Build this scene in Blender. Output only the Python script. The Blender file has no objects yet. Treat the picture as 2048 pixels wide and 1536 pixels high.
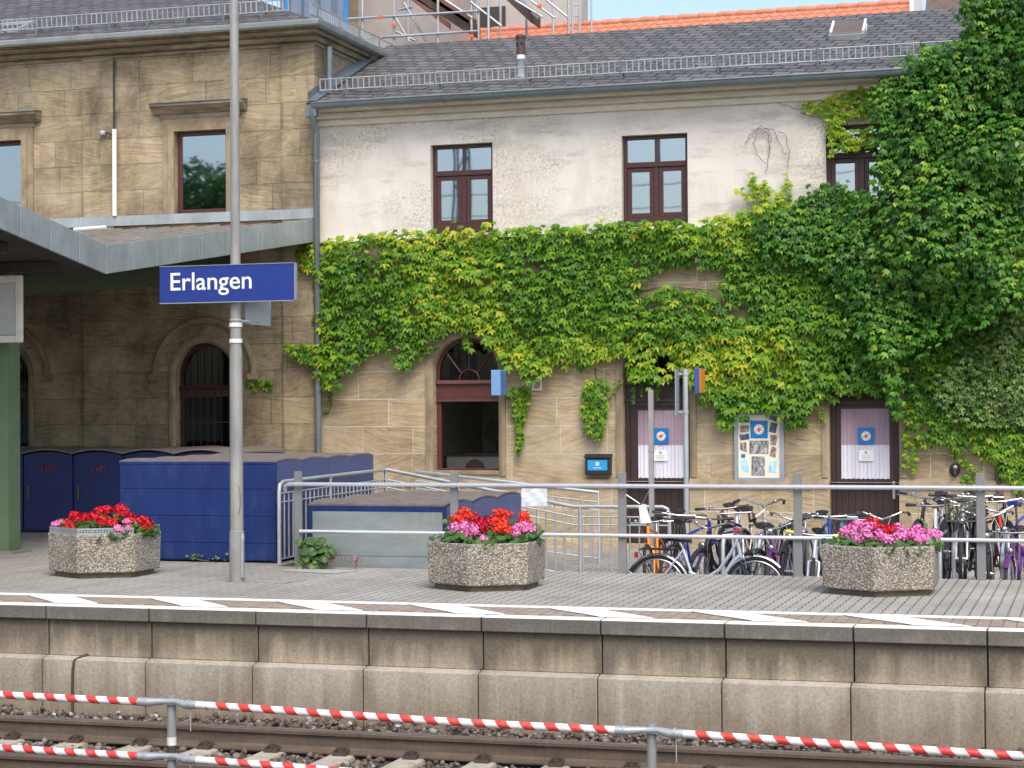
import bpy, bmesh, math, random
import numpy as np
from mathutils import Vector, Matrix
random.seed(7); rng = np.random.default_rng(11)
S = bpy.context.scene; COL = S.collection
R_ = math.radians

# ---------------------------------------------------------------- camera
F, YAW, PITCH, ROLL = 3837.9563/2048, -0.2964, 0.0122, -0.0070
CAM = np.array([8.8178, -14.8651, 1.7076])
def cam_axes():
    f0 = np.array([math.sin(YAW), math.cos(YAW), 0]); r0 = np.array([math.cos(YAW), -math.sin(YAW), 0]); u0 = np.array([0, 0, 1.])
    f = f0*math.cos(PITCH)+u0*math.sin(PITCH); u = u0*math.cos(PITCH)-f0*math.sin(PITCH)
    return r0*math.cos(ROLL)+u*math.sin(ROLL), u*math.cos(ROLL)-r0*math.sin(ROLL), f
AR, AU, AF = cam_axes()
cd = bpy.data.cameras.new("camera"); co = bpy.data.objects.new("camera", cd); COL.objects.link(co)
M = Matrix(((AR[0], AU[0], -AF[0], CAM[0]), (AR[1], AU[1], -AF[1], CAM[1]), (AR[2], AU[2], -AF[2], CAM[2]), (0, 0, 0, 1)))
co.matrix_world = M
cd.sensor_width = 36; cd.lens = F*36; cd.clip_start = 0.1; cd.clip_end = 3000
S.camera = co
# ---------------------------------------------------------------- light
SUN_EL, SUN_AZ = R_(52), R_(152)          # azimuth clockwise from +Y (into the picture)
w = bpy.data.worlds.new("World"); S.world = w; w.use_nodes = True
nt = w.node_tree; bg = nt.nodes["Background"]
sky = nt.nodes.new("ShaderNodeTexSky"); sky.sky_type = 'NISHITA'; sky.sun_disc = False
sky.sun_elevation = SUN_EL; sky.sun_rotation = SUN_AZ; sky.air_density = 1.0; sky.dust_density = 3.0; sky.ozone_density = 1.0
nt.links.new(sky.outputs[0], bg.inputs[0]); bg.inputs[1].default_value = 0.15
sl = bpy.data.lights.new("sun", 'SUN'); sl.energy = 1.15; sl.angle = R_(30); sl.color = (1, .95, .87)
so = bpy.data.objects.new("sun", sl); COL.objects.link(so)
sd = Vector((math.sin(SUN_AZ)*math.cos(SUN_EL), math.cos(SUN_AZ)*math.cos(SUN_EL), math.sin(SUN_EL)))
so.rotation_euler = sd.to_track_quat('Z', 'Y').to_euler(); so.location = (10, -20, 40)
S.view_settings.view_transform = 'Standard'; S.view_settings.look = 'None'
S.view_settings.exposure = 0.85; S.view_settings.gamma = 1
S.render.engine = 'CYCLES'
S.cycles.max_bounces = 6; S.cycles.transparent_max_bounces = 8

# ---------------------------------------------------------------- projection helpers (2048 px picture -> a plane of the place)
def ray(px, py): return AF+AR*(px-1024)/(F*2048)-AU*(py-768)/(F*2048)
def PY(px, py, Y):
    d = ray(px, py); t = (Y-CAM[1])/d[1]; return CAM+d*t
def PZ(px, py, Z):
    d = ray(px, py); t = (Z-CAM[2])/d[2]; return CAM+d*t
def XY(px, py, Y): return float(PY(px, py, Y)[0])
def ZY(px, py, Y): return float(PY(px, py, Y)[2])

# ---------------------------------------------------------------- object helpers
ORG = {}
def link(o): COL.objects.link(o); return o
def props(o, label=None, cat=None, group=None, kind=None):
    if label: o['label'] = label
    if cat: o['category'] = cat
    if group: o['group'] = group
    if kind: o['kind'] = kind
    return o
def thing(name, label, cat, loc=(0, 0, 0), rotz=0, group=None):
    o = link(bpy.data.objects.new(name, None)); o.empty_display_size = .1
    o.location = loc; o.rotation_euler = (0, 0, rotz); ORG[o.name] = np.array(loc, float)
    return props(o, label, cat, group)

class MB:
    def __init__(s): s.v = []; s.f = []; s.m = []; s.cur = 0
    def add(s, vs, fs):
        n = len(s.v); s.v.extend([tuple(map(float, p)) for p in vs])
        for f in fs: s.f.append(tuple(i+n for i in f)); s.m.append(s.cur)
        return s
    def box(s, x0, x1, y0, y1, z0, z1):
        x0, x1 = sorted((x0, x1)); y0, y1 = sorted((y0, y1)); z0, z1 = sorted((z0, z1))
        return s.add([(x0,y0,z0),(x1,y0,z0),(x1,y1,z0),(x0,y1,z0),(x0,y0,z1),(x1,y0,z1),(x1,y1,z1),(x0,y1,z1)],
                     [(0,3,2,1),(4,5,6,7),(0,1,5,4),(1,2,6,5),(2,3,7,6),(3,0,4,7)])
    def prism(s, poly, h0, h1, axis='z'):
        def P(a, b, h): return (a, b, h) if axis == 'z' else ((a, h, b) if axis == 'y' else (h, a, b))
        n = len(poly); A = [P(a, b, h0) for a, b in poly]; B = [P(a, b, h1) for a, b in poly]
        return s.add(A+B, [tuple(range(n))[::-1], tuple(range(n, 2*n))]+[(i, (i+1) % n, n+(i+1) % n, n+i) for i in range(n)])
    def tube(s, pts, r, n=8, closed=False, cap=True):
        P = [np.array(p, float) for p in pts]; k = len(P); rs = [r]*k if np.isscalar(r) else list(r)
        T = []
        for i in range(k):
            if closed: t = P[(i+1) % k]-P[i-1]
            else: t = P[min(i+1, k-1)]-P[max(i-1, 0)]
            T.append(t/(np.linalg.norm(t)+1e-12))
        a = np.array([0, 0, 1.]) if abs(T[0][2]) < .9 else np.array([1., 0, 0])
        u = np.cross(T[0], a); u /= np.linalg.norm(u); vs = []
        for i in range(k):
            u = u-T[i]*(u@T[i]); u /= np.linalg.norm(u)+1e-12; w_ = np.cross(T[i], u)
            for j in range(n):
                th = 2*math.pi*j/n; vs.append(P[i]+rs[i]*(math.cos(th)*u+math.sin(th)*w_))
        fs = []
        for i in range(k if closed else k-1):
            i2 = (i+1) % k
            for j in range(n): fs.append((i*n+j, i*n+(j+1) % n, i2*n+(j+1) % n, i2*n+j))
        if not closed and cap: fs += [tuple(range(n))[::-1], tuple(range((k-1)*n, k*n))]
        return s.add(vs, fs)
    def lathe(s, prof, c=(0, 0, 0), n=16):
        k = len(prof); vs = [(c[0]+r*math.cos(2*math.pi*j/n), c[1]+r*math.sin(2*math.pi*j/n), c[2]+z) for r, z in prof for j in range(n)]
        fs = [(i*n+j, i*n+(j+1) % n, (i+1)*n+(j+1) % n, (i+1)*n+j) for i in range(k-1) for j in range(n)]
        return s.add(vs, fs+[tuple(range(n))[::-1], tuple(range((k-1)*n, k*n))])
    def ell(s, c, rx, ry, rz, nu=12, nv=8):
        vs = []; fs = []
        for i in range(nv+1):
            ph = math.pi*i/nv
            for j in range(nu):
                th = 2*math.pi*j/nu; vs.append((c[0]+rx*math.sin(ph)*math.cos(th), c[1]+ry*math.sin(ph)*math.sin(th), c[2]+rz*math.cos(ph)))
        for i in range(nv):
            for j in range(nu): fs.append((i*nu+j, (i+1)*nu+j, (i+1)*nu+(j+1) % nu, i*nu+(j+1) % nu))
        return s.add(vs, fs)
    def build(s, name, mat, parent=None, local=False, smooth=False, bevel=0, label=None):
        me = bpy.data.meshes.new(name); V = np.array(s.v, float).reshape(-1, 3)
        if parent is not None and not local: V = V-ORG[parent.name]
        me.from_pydata(V.tolist(), [], s.f)
        mats = mat if isinstance(mat, (list, tuple)) else [mat]
        for m in mats: me.materials.append(m)
        if len(mats) > 1: me.polygons.foreach_set("material_index", s.m)
        if smooth:
            me.polygons.foreach_set("use_smooth", [True]*len(me.polygons)); me.set_sharp_from_angle(angle=R_(40))
        me.update(); o = link(bpy.data.objects.new(name, me))
        if parent is not None: o.parent = parent; ORG[o.name] = ORG.get(parent.name, np.zeros(3))
        else: ORG[o.name] = np.zeros(3)
        if bevel:
            b = o.modifiers.new("bevel", 'BEVEL'); b.width = bevel; b.segments = 2; b.limit_method = 'ANGLE'
        if label: o['label'] = label
        return o

def copy_tree(o, parent=None, link_children=True):
    c = link(o.copy()); 
    if parent is not None: c.parent = parent
    ORG[c.name] = ORG.get(o.name, np.zeros(3))
    for ch in [q for q in bpy.data.objects if q.parent == o]: copy_tree(ch, c)
    return c

# ---------------------------------------------------------------- materials
class NB:
    def __init__(s, name):
        s.mat = bpy.data.materials.new(name); s.mat.use_nodes = True; s.t = s.mat.node_tree; s.t.nodes.clear()
        s.out = s.t.nodes.new("ShaderNodeOutputMaterial")
        s.p = s.t.nodes.new("ShaderNodeBsdfPrincipled"); s.L(s.p.outputs[0], s.out.inputs[0])
    def N(s, typ, **kw):
        n = s.t.nodes.new("ShaderNode"+typ)
        for k, v in kw.items():
            if k.startswith('_'): setattr(n, k[1:], v)
            else: n.inputs[k.replace('__', ' ')].default_value = v
        return n
    def L(s, a, b): s.t.links.new(a, b)
    def pos(s, sx=1, sy=1, sz=1, world=True, rot=(0, 0, 0), loc=(0, 0, 0)):
        src = s.N("NewGeometry").outputs["Position"] if world else s.N("TexCoord").outputs["Object"]
        m = s.N("Mapping"); s.L(src, m.inputs[0]); m.inputs["Scale"].default_value = (sx, sy, sz); m.inputs["Rotation"].default_value = rot; m.inputs["Location"].default_value = loc
        return m.outputs[0]
    def noise(s, vec, scale, detail=4, rough=.6, dist=0):
        n = s.N("TexNoise", Scale=scale, Detail=detail, Roughness=rough, Distortion=dist); s.L(vec, n.inputs["Vector"]); return n.outputs[0]
    def ramp(s, fac, stops, interp='LINEAR'):
        r = s.N("ValToRGB"); s.L(fac, r.inputs[0]); e = r.color_ramp.elements; r.color_ramp.interpolation = interp
        while len(e) < len(stops): e.new(.5)
        for i, (p, c) in enumerate(stops):
            e[i].position = p; e[i].color = (c, c, c, 1) if np.isscalar(c) else (*c, 1)
        return r.outputs[0]
    def mix(s, fac, a, b, mode='MIX'):
        m = s.N("Mix", _data_type='RGBA', _blend_type=mode)
        for v, i in ((fac, 0), (a, 6), (b, 7)):
            if hasattr(v, 'is_output'): s.L(v, m.inputs[i])
            elif i == 0: m.inputs[0].default_value = v
            else: m.inputs[i].default_value = (*v, 1) if len(v) == 3 else v
        return m.outputs[2]
    def math(s, op, a, b=0.0):
        m = s.N("Math", _operation=op)
        for v, i in ((a, 0), (b, 1)):
            if hasattr(v, 'is_output'): s.L(v, m.inputs[i])
            else: m.inputs[i].default_value = v
        return m.outputs[0]
    def bump(s, h, strength=.3, dist=.01):
        b = s.N("Bump", Strength=strength, Distance=dist); s.L(h, b.inputs["Height"]); s.L(b.outputs[0], s.p.inputs["Normal"])
    def col(s, c):
        if hasattr(c, 'is_output'): s.L(c, s.p.inputs["Base Color"])
        else: s.p.inputs["Base Color"].default_value = (*c, 1)
        return s
    def set(s, rough=None, metal=None, spec=None):
        if rough is not None:
            if hasattr(rough, 'is_output'): s.L(rough, s.p.inputs["Roughness"])
            else: s.p.inputs["Roughness"].default_value = rough
        if metal is not None: s.p.inputs["Metallic"].default_value = metal
        if spec is not None: s.p.inputs["Specular IOR Level"].default_value = spec
        return s

_cache = {}
def mk(name, c, rough=.55, metal=0, var=.12, scale=6, bump=0, bscale=60, c2=None, spec=.5, streak=1.0, thr=(.35, .65)):
    if name in _cache: return _cache[name]
    b = NB(name); v = b.pos(1, 1, streak)
    n = b.noise(v, scale, 5)
    lo = tuple(x*(1-var) for x in c); hi = tuple(min(1, x*(1+var)) for x in c)
    cc = b.ramp(n, [(.3, lo), (.7, hi)])
    if c2 is not None:
        n2 = b.noise(v, scale*1.7, 6, .7)
        cc = b.mix(b.ramp(n2, [(thr[0], 0.0), (thr[1], 1.0)]), cc, c2)
    b.col(cc).set(rough, metal, spec)
    if bump: b.bump(b.noise(b.pos(), bscale, 4), bump, .004)
    _cache[name] = b.mat; return b.mat

def ashlar(name, ca, cb, mortar, rowh=.405, zoff=0.0, bw=.95, dirt=(.07, .055, .04), dirtamt=.55, mort=.007, d0=.46):
    b = NB(name); g = b.N("NewGeometry"); sp = b.N("SeparateXYZ"); b.L(g.outputs["Position"], sp.inputs[0])
    xs = b.math('ADD', sp.outputs[0], b.math('MULTIPLY', sp.outputs[1], 1.0))
    zz = b.math('SUBTRACT', sp.outputs[2], zoff)
    # irregular joint spacing: shift x per course
    row = b.math('FLOOR', b.math('DIVIDE', zz, rowh))
    sh = b.math('MULTIPLY', b.math('SINE', b.math('MULTIPLY', row, 12.9898)), .47)
    wob = b.math('MULTIPLY', b.math('SINE', b.math('ADD', b.math('MULTIPLY', xs, 1.7), b.math('MULTIPLY', row, 2.3))), .22)
    x2 = b.math('ADD', b.math('ADD', xs, sh), wob)
    cv = b.N("CombineXYZ"); b.L(x2, cv.inputs[0]); b.L(zz, cv.inputs[1])
    br = b.N("TexBrick", Scale=1.0, **{"Mortar__Size": mort, "Mortar__Smooth": .35, "Bias": 0.0, "Brick__Width": bw, "Row__Height": rowh})
    br.offset = .5; br.squash = 1.0
    b.L(cv.outputs[0], br.inputs["Vector"])
    br.inputs["Color1"].default_value = (*ca, 1); br.inputs["Color2"].default_value = (*cb, 1); br.inputs["Mortar"].default_value = (*mortar, 1)
    # cross bedding streaks, tilted differently per course
    tl = b.math('MULTIPLY', b.math('SINE', b.math('ADD', b.math('MULTIPLY', row, 4.1), b.math('FLOOR', b.math('MULTIPLY', x2, 1.05)))), .28)
    zt = b.math('ADD', zz, b.math('MULTIPLY', x2, tl))
    cv2 = b.N("CombineXYZ"); b.L(b.math('MULTIPLY', x2, 1.3), cv2.inputs[0]); b.L(b.math('MULTIPLY', zt, 15.0), cv2.inputs[1]); b.L(row, cv2.inputs[2])
    st = b.noise(cv2.outputs[0], 1.25, 6, .7, 1.9)
    c = b.mix(.85, br.outputs[0], b.ramp(st, [(.27, .38), (.5, .95), (.73, 1.42)]), 'MULTIPLY')
    d = b.noise(b.pos(.9, .9, .5), 1.4, 6, .7); d2 = b.noise(b.pos(), 22, 4, .7)
    c = b.mix(b.math('MULTIPLY', b.ramp(d, [(d0, 0.0), (.72, 1.0)]), dirtamt), c, dirt)
    c = b.mix(b.math('MULTIPLY', b.ramp(d2, [(.55, 0.0), (.75, 1.0)]), .3), c, (.12, .09, .06))
    lt = b.noise(b.pos(.7, .7, .9, loc=(3, 5, 7)), 1.1, 4, .6)
    c = b.mix(b.math('MULTIPLY', b.ramp(lt, [(.50, 0.0), (.72, 1.0)]), .5), c, (.56, .49, .37))
    b.col(c).set(.9, spec=.25)
    h = b.math('ADD', b.math('MULTIPLY', br.outputs["Fac"], -1.0), b.math('MULTIPLY', st, .35)); b.bump(h, .6, .012)
    return b.mat

M_stone = ashlar("sandstone_lower", (.49, .385, .245), (.345, .27, .17), (.62, .53, .40), rowh=.407, zoff=1.847, dirtamt=.35, mort=.009)
M_wing = ashlar("sandstone_upper", (.43, .34, .215), (.335, .27, .17), (.25, .205, .14), rowh=.405, zoff=4.72, dirtamt=.9, bw=.85, mort=.008, d0=.42)
M_wingtrim = mk("sandstone_trim", (.31, .245, .16), .9, var=.25, scale=2.2, c2=(.17, .135, .09), bump=.3, bscale=30, spec=.25, streak=.7, thr=(.42, .72))
M_cornice_dark = mk("weathered_cornice_stone", (.26, .21, .14), .9, var=.3, scale=1.3, c2=(.085, .07, .052), bump=.3, bscale=30, spec=.25, streak=5, thr=(.42, .7))

def plaster():
    b = NB("cream_plaster"); v = b.pos()
    base = b.ramp(b.noise(b.pos(1, 1, 1.4), 1.2, 5), [(.3, (.64, .595, .525)), (.7, (.72, .68, .615))])
    big = b.noise(b.pos(.9, .9, 1.1, loc=(1.7, 0, 2.6)), 1.15, 4, .55)
    fine = b.noise(v, 23, 6, .8); fine2 = b.noise(v, 55, 3, .7)
    m = b.math('MULTIPLY', b.ramp(big, [(.47, 0.0), (.62, 1.0)]), b.ramp(fine, [(.47, 0.0), (.60, 1.0)]))
    c = b.mix(b.math('MULTIPLY', m, .85), base, (.36, .29, .205))
    m2 = b.math('MULTIPLY', b.ramp(big, [(.42, 0.0), (.6, 1.0)]), b.ramp(fine2, [(.60, 0.0), (.68, 1.0)]))
    c = b.mix(b.math('MULTIPLY', m2, .85), c, (.19, .15, .10))
    lowz = b.N("SeparateXYZ"); b.L(v, lowz.inputs[0])
    st = b.noise(b.pos(.8, .8, 3.5, loc=(5, 0, 1)), 1.6, 5, .7)
    c = b.mix(b.math('MULTIPLY', b.ramp(st, [(.52, 0.0), (.66, 1.0)]), .55), c, (.35, .335, .30))
    wash = b.noise(b.pos(1, 1, .35, loc=(9, 0, 4)), 2.5, 4, .6)
    c = b.mix(b.math('MULTIPLY', b.ramp(wash, [(.47, 0.0), (.70, 1.0)]), .6), c, (.53, .475, .395))
    b.col(c).set(.92, spec=.2); b.bump(b.math('ADD', fine2, fine), .35, .006); return b.mat
M_plaster = plaster()
M_plastertrim = mk("plaster_cornice", (.68, .62, .53), .9, var=.12, scale=3, c2=(.52, .46, .37), thr=(.5, .8), streak=4, bump=.2)

def slate(name, roof_angle, ca, cb, mort, scale=1.0, rot=.26):
    b = NB(name); g = b.N("NewGeometry"); sp = b.N("SeparateXYZ"); b.L(g.outputs["Position"], sp.inputs[0])
    s_ = b.math('MULTIPLY', sp.outputs[1], 1/math.cos(roof_angle))
    cv = b.N("CombineXYZ"); b.L(sp.outputs[0], cv.inputs[0]); b.L(s_, cv.inputs[1])
    mp = b.N("Mapping"); b.L(cv.outputs[0], mp.inputs[0]); mp.inputs["Rotation"].default_value = (0, 0, rot)
    br = b.N("TexBrick", Scale=scale, **{"Mortar__Size": .016, "Mortar__Smooth": .3, "Brick__Width": .27, "Row__Height": .17}); br.offset = .42
    b.L(mp.outputs[0], br.inputs["Vector"])
    br.inputs["Color1"].default_value = (*ca, 1); br.inputs["Color2"].default_value = (*cb, 1); br.inputs["Mortar"].default_value = (*mort, 1)
    n = b.noise(b.pos(1, 3, 3), 5, 6, .75)
    c = b.mix(.8, br.outputs[0], b.ramp(n, [(.25, .55), (.75, 1.5)]), 'MULTIPLY')
    sp_ = b.noise(b.pos(), 40, 3, .7); c = b.mix(b.math('MULTIPLY', b.ramp(sp_, [(.6, 0.0), (.72, 1.0)]), .35), c, (.30, .29, .27))
    b.col(c).set(.6, spec=.35); b.bump(b.math('ADD', b.math('MULTIPLY', br.outputs["Fac"], -1), b.math('MULTIPLY', n, .6)), .9, .02); return b.mat
ROOF_A = math.atan(.426)
M_slate = slate("slate_roof", ROOF_A, (.085, .082, .080), (.148, .142, .138), (.022, .021, .02))
M_slate2 = slate("slate_roof_wing", R_(24), (.085, .075, .07), (.13, .118, .11), (.03, .028, .027), rot=.2)

def paving():
    b = NB("grey_pavers"); g = b.N("NewGeometry"); sp = b.N("SeparateXYZ"); b.L(g.outputs["Position"], sp.inputs[0])
    wob = b.math('MULTIPLY', b.math('SINE', b.math('MULTIPLY', sp.outputs[1], 31.4)), .006)
    cv = b.N("CombineXYZ"); b.L(sp.outputs[1], cv.inputs[0]); b.L(b.math('ADD', sp.outputs[0], wob), cv.inputs[1])
    br = b.N("TexBrick", Scale=1.0, **{"Mortar__Size": .0065, "Mortar__Smooth": .4, "Brick__Width": 6.0, "Row__Height": .1}); br.offset = .5
    b.L(cv.outputs[0], br.inputs["Vector"])
    br.inputs["Color1"].default_value = (.32, .302, .262, 1); br.inputs["Color2"].default_value = (.365, .347, .305, 1); br.inputs["Mortar"].default_value = (.10, .088, .07, 1)
    n = b.noise(b.pos(), .9, 5, .6); f = b.noise(b.pos(), 30, 4, .7)
    c = b.mix(.8, br.outputs[0], b.ramp(n, [(.3, .78), (.7, 1.18)]), 'MULTIPLY')
    c = b.mix(.6, c, b.ramp(f, [(.3, .75), (.7, 1.2)]), 'MULTIPLY')
    d = b.noise(b.pos(loc=(3, 1, 0)), 2.3, 6, .75); c = b.mix(b.math('MULTIPLY', b.ramp(d, [(.53, 0.0), (.68, 1.0)]), .5), c, (.16, .145, .12)); sp2 = b.noise(b.pos(loc=(1, 8, 0)), 9, 3, .7); c = b.mix(b.math('MULTIPLY', b.ramp(sp2, [(.66, 0.0), (.70, 1.0)]), .45), c, (.13, .12, .10))
    b.col(c).set(.85, spec=.3); b.bump(b.math('ADD', b.math('MULTIPLY', br.outputs["Fac"], -1), b.math('MULTIPLY', f, .25)), .6, .008); return b.mat
M_paving = paving()
def brownpav():
    b = NB("brown_pavers"); g = b.N("NewGeometry"); sp = b.N("SeparateXYZ"); b.L(g.outputs["Position"], sp.inputs[0])
    cv = b.N("CombineXYZ"); b.L(sp.outputs[1], cv.inputs[0]); b.L(sp.outputs[0], cv.inputs[1])
    br = b.N("TexBrick", Scale=1.0, **{"Mortar__Size": .005, "Mortar__Smooth": .3, "Brick__Width": .2, "Row__Height": .1}); br.offset = .5
    b.L(cv.outputs[0], br.inputs["Vector"])
    br.inputs["Color1"].default_value = (.29, .235, .185, 1); br.inputs["Color2"].default_value = (.35, .285, .225, 1); br.inputs["Mortar"].default_value = (.13, .105, .08, 1)
    f = b.noise(b.pos(), 14, 5, .7); b.col(b.mix(.7, br.outputs[0], b.ramp(f, [(.3, .75), (.7, 1.2)]), 'MULTIPLY')).set(.88, spec=.25); return b.mat
M_brown = brownpav()
M_tan = mk("tan_paving_strip", (.40, .32, .20), .9, var=.2, scale=9)
def whitepaint():
    b = NB("white_marking_paint"); f = b.noise(b.pos(), 16, 6, .75)
    b.col(b.mix(b.ramp(f, [(.60, 0.0), (.75, 1.0)]), (.84, .83, .79), (.55, .52, .46))).set(.7, spec=.3); return b.mat
M_white = whitepaint()

def concrete(name, base, light, dark, ztop, zrange, amt):
    """bare concrete with vertical run-off streaks from the coping joint and mottled moss stains"""
    b = NB(name); v = b.pos(); sp = b.N("SeparateXYZ"); b.L(v, sp.inputs[0])
    n = b.noise(b.pos(1, 1, .7), 3.2, 6, .65); wn = b.N('TexWhiteNoise', _noise_dimensions='1D'); b.L(b.math('FLOOR', b.math('ADD', sp.outputs[0], .02)), wn.inputs['W']); n = b.math('ADD', n, b.math('MULTIPLY', b.math('SUBTRACT', wn.outputs[0], .5), .34)); c = b.ramp(n, [(.25, base), (.75, light)])
    run = b.noise(b.pos(9, 9, .5), 1.0, 5, .65); blot = b.noise(b.pos(2.2, 2.2, 1.6, loc=(4, 4, 4)), 1.2, 5, .65)
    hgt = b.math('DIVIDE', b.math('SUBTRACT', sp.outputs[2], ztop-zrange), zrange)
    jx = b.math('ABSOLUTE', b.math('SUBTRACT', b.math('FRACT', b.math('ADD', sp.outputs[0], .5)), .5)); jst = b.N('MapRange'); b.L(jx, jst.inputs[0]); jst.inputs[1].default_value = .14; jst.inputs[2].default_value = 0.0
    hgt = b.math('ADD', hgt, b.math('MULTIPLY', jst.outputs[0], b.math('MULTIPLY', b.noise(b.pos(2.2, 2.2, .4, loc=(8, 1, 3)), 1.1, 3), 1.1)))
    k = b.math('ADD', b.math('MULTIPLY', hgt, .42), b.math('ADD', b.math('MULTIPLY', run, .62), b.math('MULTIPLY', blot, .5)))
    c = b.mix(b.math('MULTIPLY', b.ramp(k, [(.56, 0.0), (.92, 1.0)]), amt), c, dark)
    lime = b.noise(b.pos(16, 16, .45, loc=(6, 2, 9)), 1.0, 4, .6); c = b.mix(b.math('MULTIPLY', b.ramp(lime, [(.60, 0.0), (.74, 1.0)]), .35), c, (.55, .49, .38))
    f = b.noise(v, 38, 5, .8); c = b.mix(.8, c, b.ramp(f, [(.3, .62), (.7, 1.28)]), 'MULTIPLY')
    sk = b.noise(b.pos(loc=(2, 7, 1)), 26, 3, .8); c = b.mix(b.math('MULTIPLY', b.ramp(sk, [(.62, 0.0), (.70, 1.0)]), .5), c, (.10, .085, .06))
    b.col(c).set(.9, spec=.25); b.bump(f, .35, .006); return b.mat
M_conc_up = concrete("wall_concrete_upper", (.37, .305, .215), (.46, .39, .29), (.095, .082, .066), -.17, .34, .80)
M_conc_low = concrete("wall_concrete_lower", (.37, .335, .265), (.44, .40, .33), (.21, .165, .115), -.95, -.5, .8)
M_coping = concrete("coping_concrete", (.215, .20, .17), (.29, .275, .24), (.075, .07, .055), 0.0, .3, .6)

def aggregate():
    b = NB("exposed_aggregate"); v = b.pos()
    vo = b.N("TexVoronoi", Scale=62.0, Randomness=1.0); b.L(v, vo.inputs["Vector"])
    sc = b.N("SeparateColor"); b.L(vo.outputs["Color"], sc.inputs[0])
    c = b.ramp(sc.outputs[0], [(0, (.22, .19, .15)), (.3, (.31, .275, .22)), (.55, (.39, .35, .29)), (.8, (.47, .435, .375)), (1, (.58, .55, .49))])
    c = b.mix(b.ramp(vo.outputs["Distance"], [(.40, 0.0), (.72, .8)]), c, (.13, .11, .08))
    n = b.noise(b.pos(1, 1, .6), 4, 4); c = b.mix(.7, c, b.ramp(n, [(.3, .72), (.7, 1.15)]), 'MULTIPLY')
    b.col(c).set(.85, spec=.3); b.bump(b.math('MULTIPLY', vo.outputs["Distance"], -1.0), .8, .012); return b.mat
M_aggr = aggregate()
M_plinth = mk("planter_plinth", (.14, .115, .085), .9, var=.3, scale=12)

def zinc(name, c, rough=.5, c2=None):
    b = NB(name); n = b.noise(b.pos(1, 1, .5), 3.0, 5, .65); n2 = b.noise(b.pos(1, 1, .3), 14, 4, .7)
    cc = b.ramp(n, [(.3, tuple(x*.78 for x in c)), (.7, tuple(x*1.15 for x in c))])
    cc = b.mix(b.math('MULTIPLY', b.ramp(n2, [(.55, 0.0), (.8, 1.0)]), .4), cc, c2 or tuple(min(1, x*1.6) for x in c))
    b.col(cc).set(rough, .35, .5); return b.mat
M_zinc = zinc("zinc_sheet", (.33, .375, .39), .45)
M_zincdark = zinc("grey_zinc_gutter", (.17, .205, .22), .42)
M_zincflash = zinc("zinc_flashing", (.36, .40, .41), .5)
M_galv = zinc("galvanised_steel", (.42, .45, .46), .42)
M_galvbright = mk("brushed_steel_rail", (.74, .73, .74), .38, .6, var=.05, scale=20)
M_postgrey = mk("grey_painted_post", (.20, .20, .20), .5, var=.08, scale=9)
M_pole = mk("grey_lamp_post_paint", (.36, .35, .325), .42, .2, var=.1, scale=4, c2=(.25, .245, .23), streak=.3)
M_poleband = mk("white_pole_band", (.72, .71, .68), .5)
M_signblue = mk("sign_blue", (.012, .034, .22), .35, var=.04)
M_signtext = mk("sign_white_letters", (.85, .86, .86), .5, var=.02)
M_signback = mk("sign_back_grey", (.30, .34, .36), .5, .3, var=.08)
M_winframe = mk("brown_window_frame", (.060, .020, .018), .42, var=.15, scale=8)
M_doorbrown = mk("dark_brown_door", (.038, .020, .018), .45, var=.2, scale=8, streak=.2)
M_fanframe = mk("reddish_brown_paint", (.095, .028, .022), .45, var=.15, scale=8)
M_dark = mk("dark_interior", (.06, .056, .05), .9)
M_room = mk("room_wall", (.55, .53, .48), .9, var=.1)
M_black = mk("black_plastic", (.018, .018, .02), .5, var=.1)
M_rubber = mk("tyre_rubber", (.022, .021, .021), .75, var=.15, scale=30)
M_chrome = mk("chrome_steel", (.42, .42, .43), .30, 1.0, var=.04)
M_alu = mk("aluminium", (.55, .56, .57), .32, .9, var=.06)
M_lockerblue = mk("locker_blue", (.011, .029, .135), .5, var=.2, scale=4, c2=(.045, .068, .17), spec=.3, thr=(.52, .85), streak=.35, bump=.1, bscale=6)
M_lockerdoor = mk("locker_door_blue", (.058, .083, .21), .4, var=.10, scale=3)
M_lockershade = mk("locker_blue_shaded", (.006, .016, .105), .5, var=.10, scale=3)  # locker blue darkened in the colour itself for the shade under the canopy
M_lockertop = mk("locker_roof_brown", (.135, .110, .098), .7, var=.2, scale=4, c2=(.20, .17, .15))
def lockersteel():
    b = NB("locker_galvanised_end"); v = b.pos(); sp = b.N("SeparateXYZ"); b.L(v, sp.inputs[0])
    n = b.noise(b.pos(1.2, 1, 3), 2.2, 5); c = b.ramp(n, [(.3, (.235, .285, .29)), (.7, (.33, .375, .36))])
    run = b.noise(b.pos(14, 1, .6), 1.2, 4, .7); hm = b.N("MapRange"); b.L(sp.outputs[2], hm.inputs[0]); hm.inputs[1].default_value = .15; hm.inputs[2].default_value = .6
    hx = b.N("MapRange"); b.L(sp.outputs[0], hx.inputs[0]); hx.inputs[1].default_value = 1.4; hx.inputs[2].default_value = 2.1
    k = b.math('MULTIPLY', b.math('MULTIPLY', hm.outputs[0], hx.outputs[0]), b.ramp(run, [(.42, 0.0), (.6, 1.0)]))
    c = b.mix(b.math('MULTIPLY', k, .6), c, (.30, .20, .07)); b.col(c).set(.5, .3); return b.mat
M_lockersteel = lockersteel()
M_iconred = mk("faded_red_icon", (.16, .035, .06), .6)
M_ink = mk("black_ink", (.015, .015, .018), .6)
M_green = mk("green_column_paint", (.115, .175, .095), .5, var=.12, scale=4, c2=(.16, .12, .08), thr=(.62, .75))
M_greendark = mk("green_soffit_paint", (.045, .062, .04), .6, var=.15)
M_soffit = mk("dark_soffit_board", (.035, .030, .026), .85, var=.3)
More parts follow.
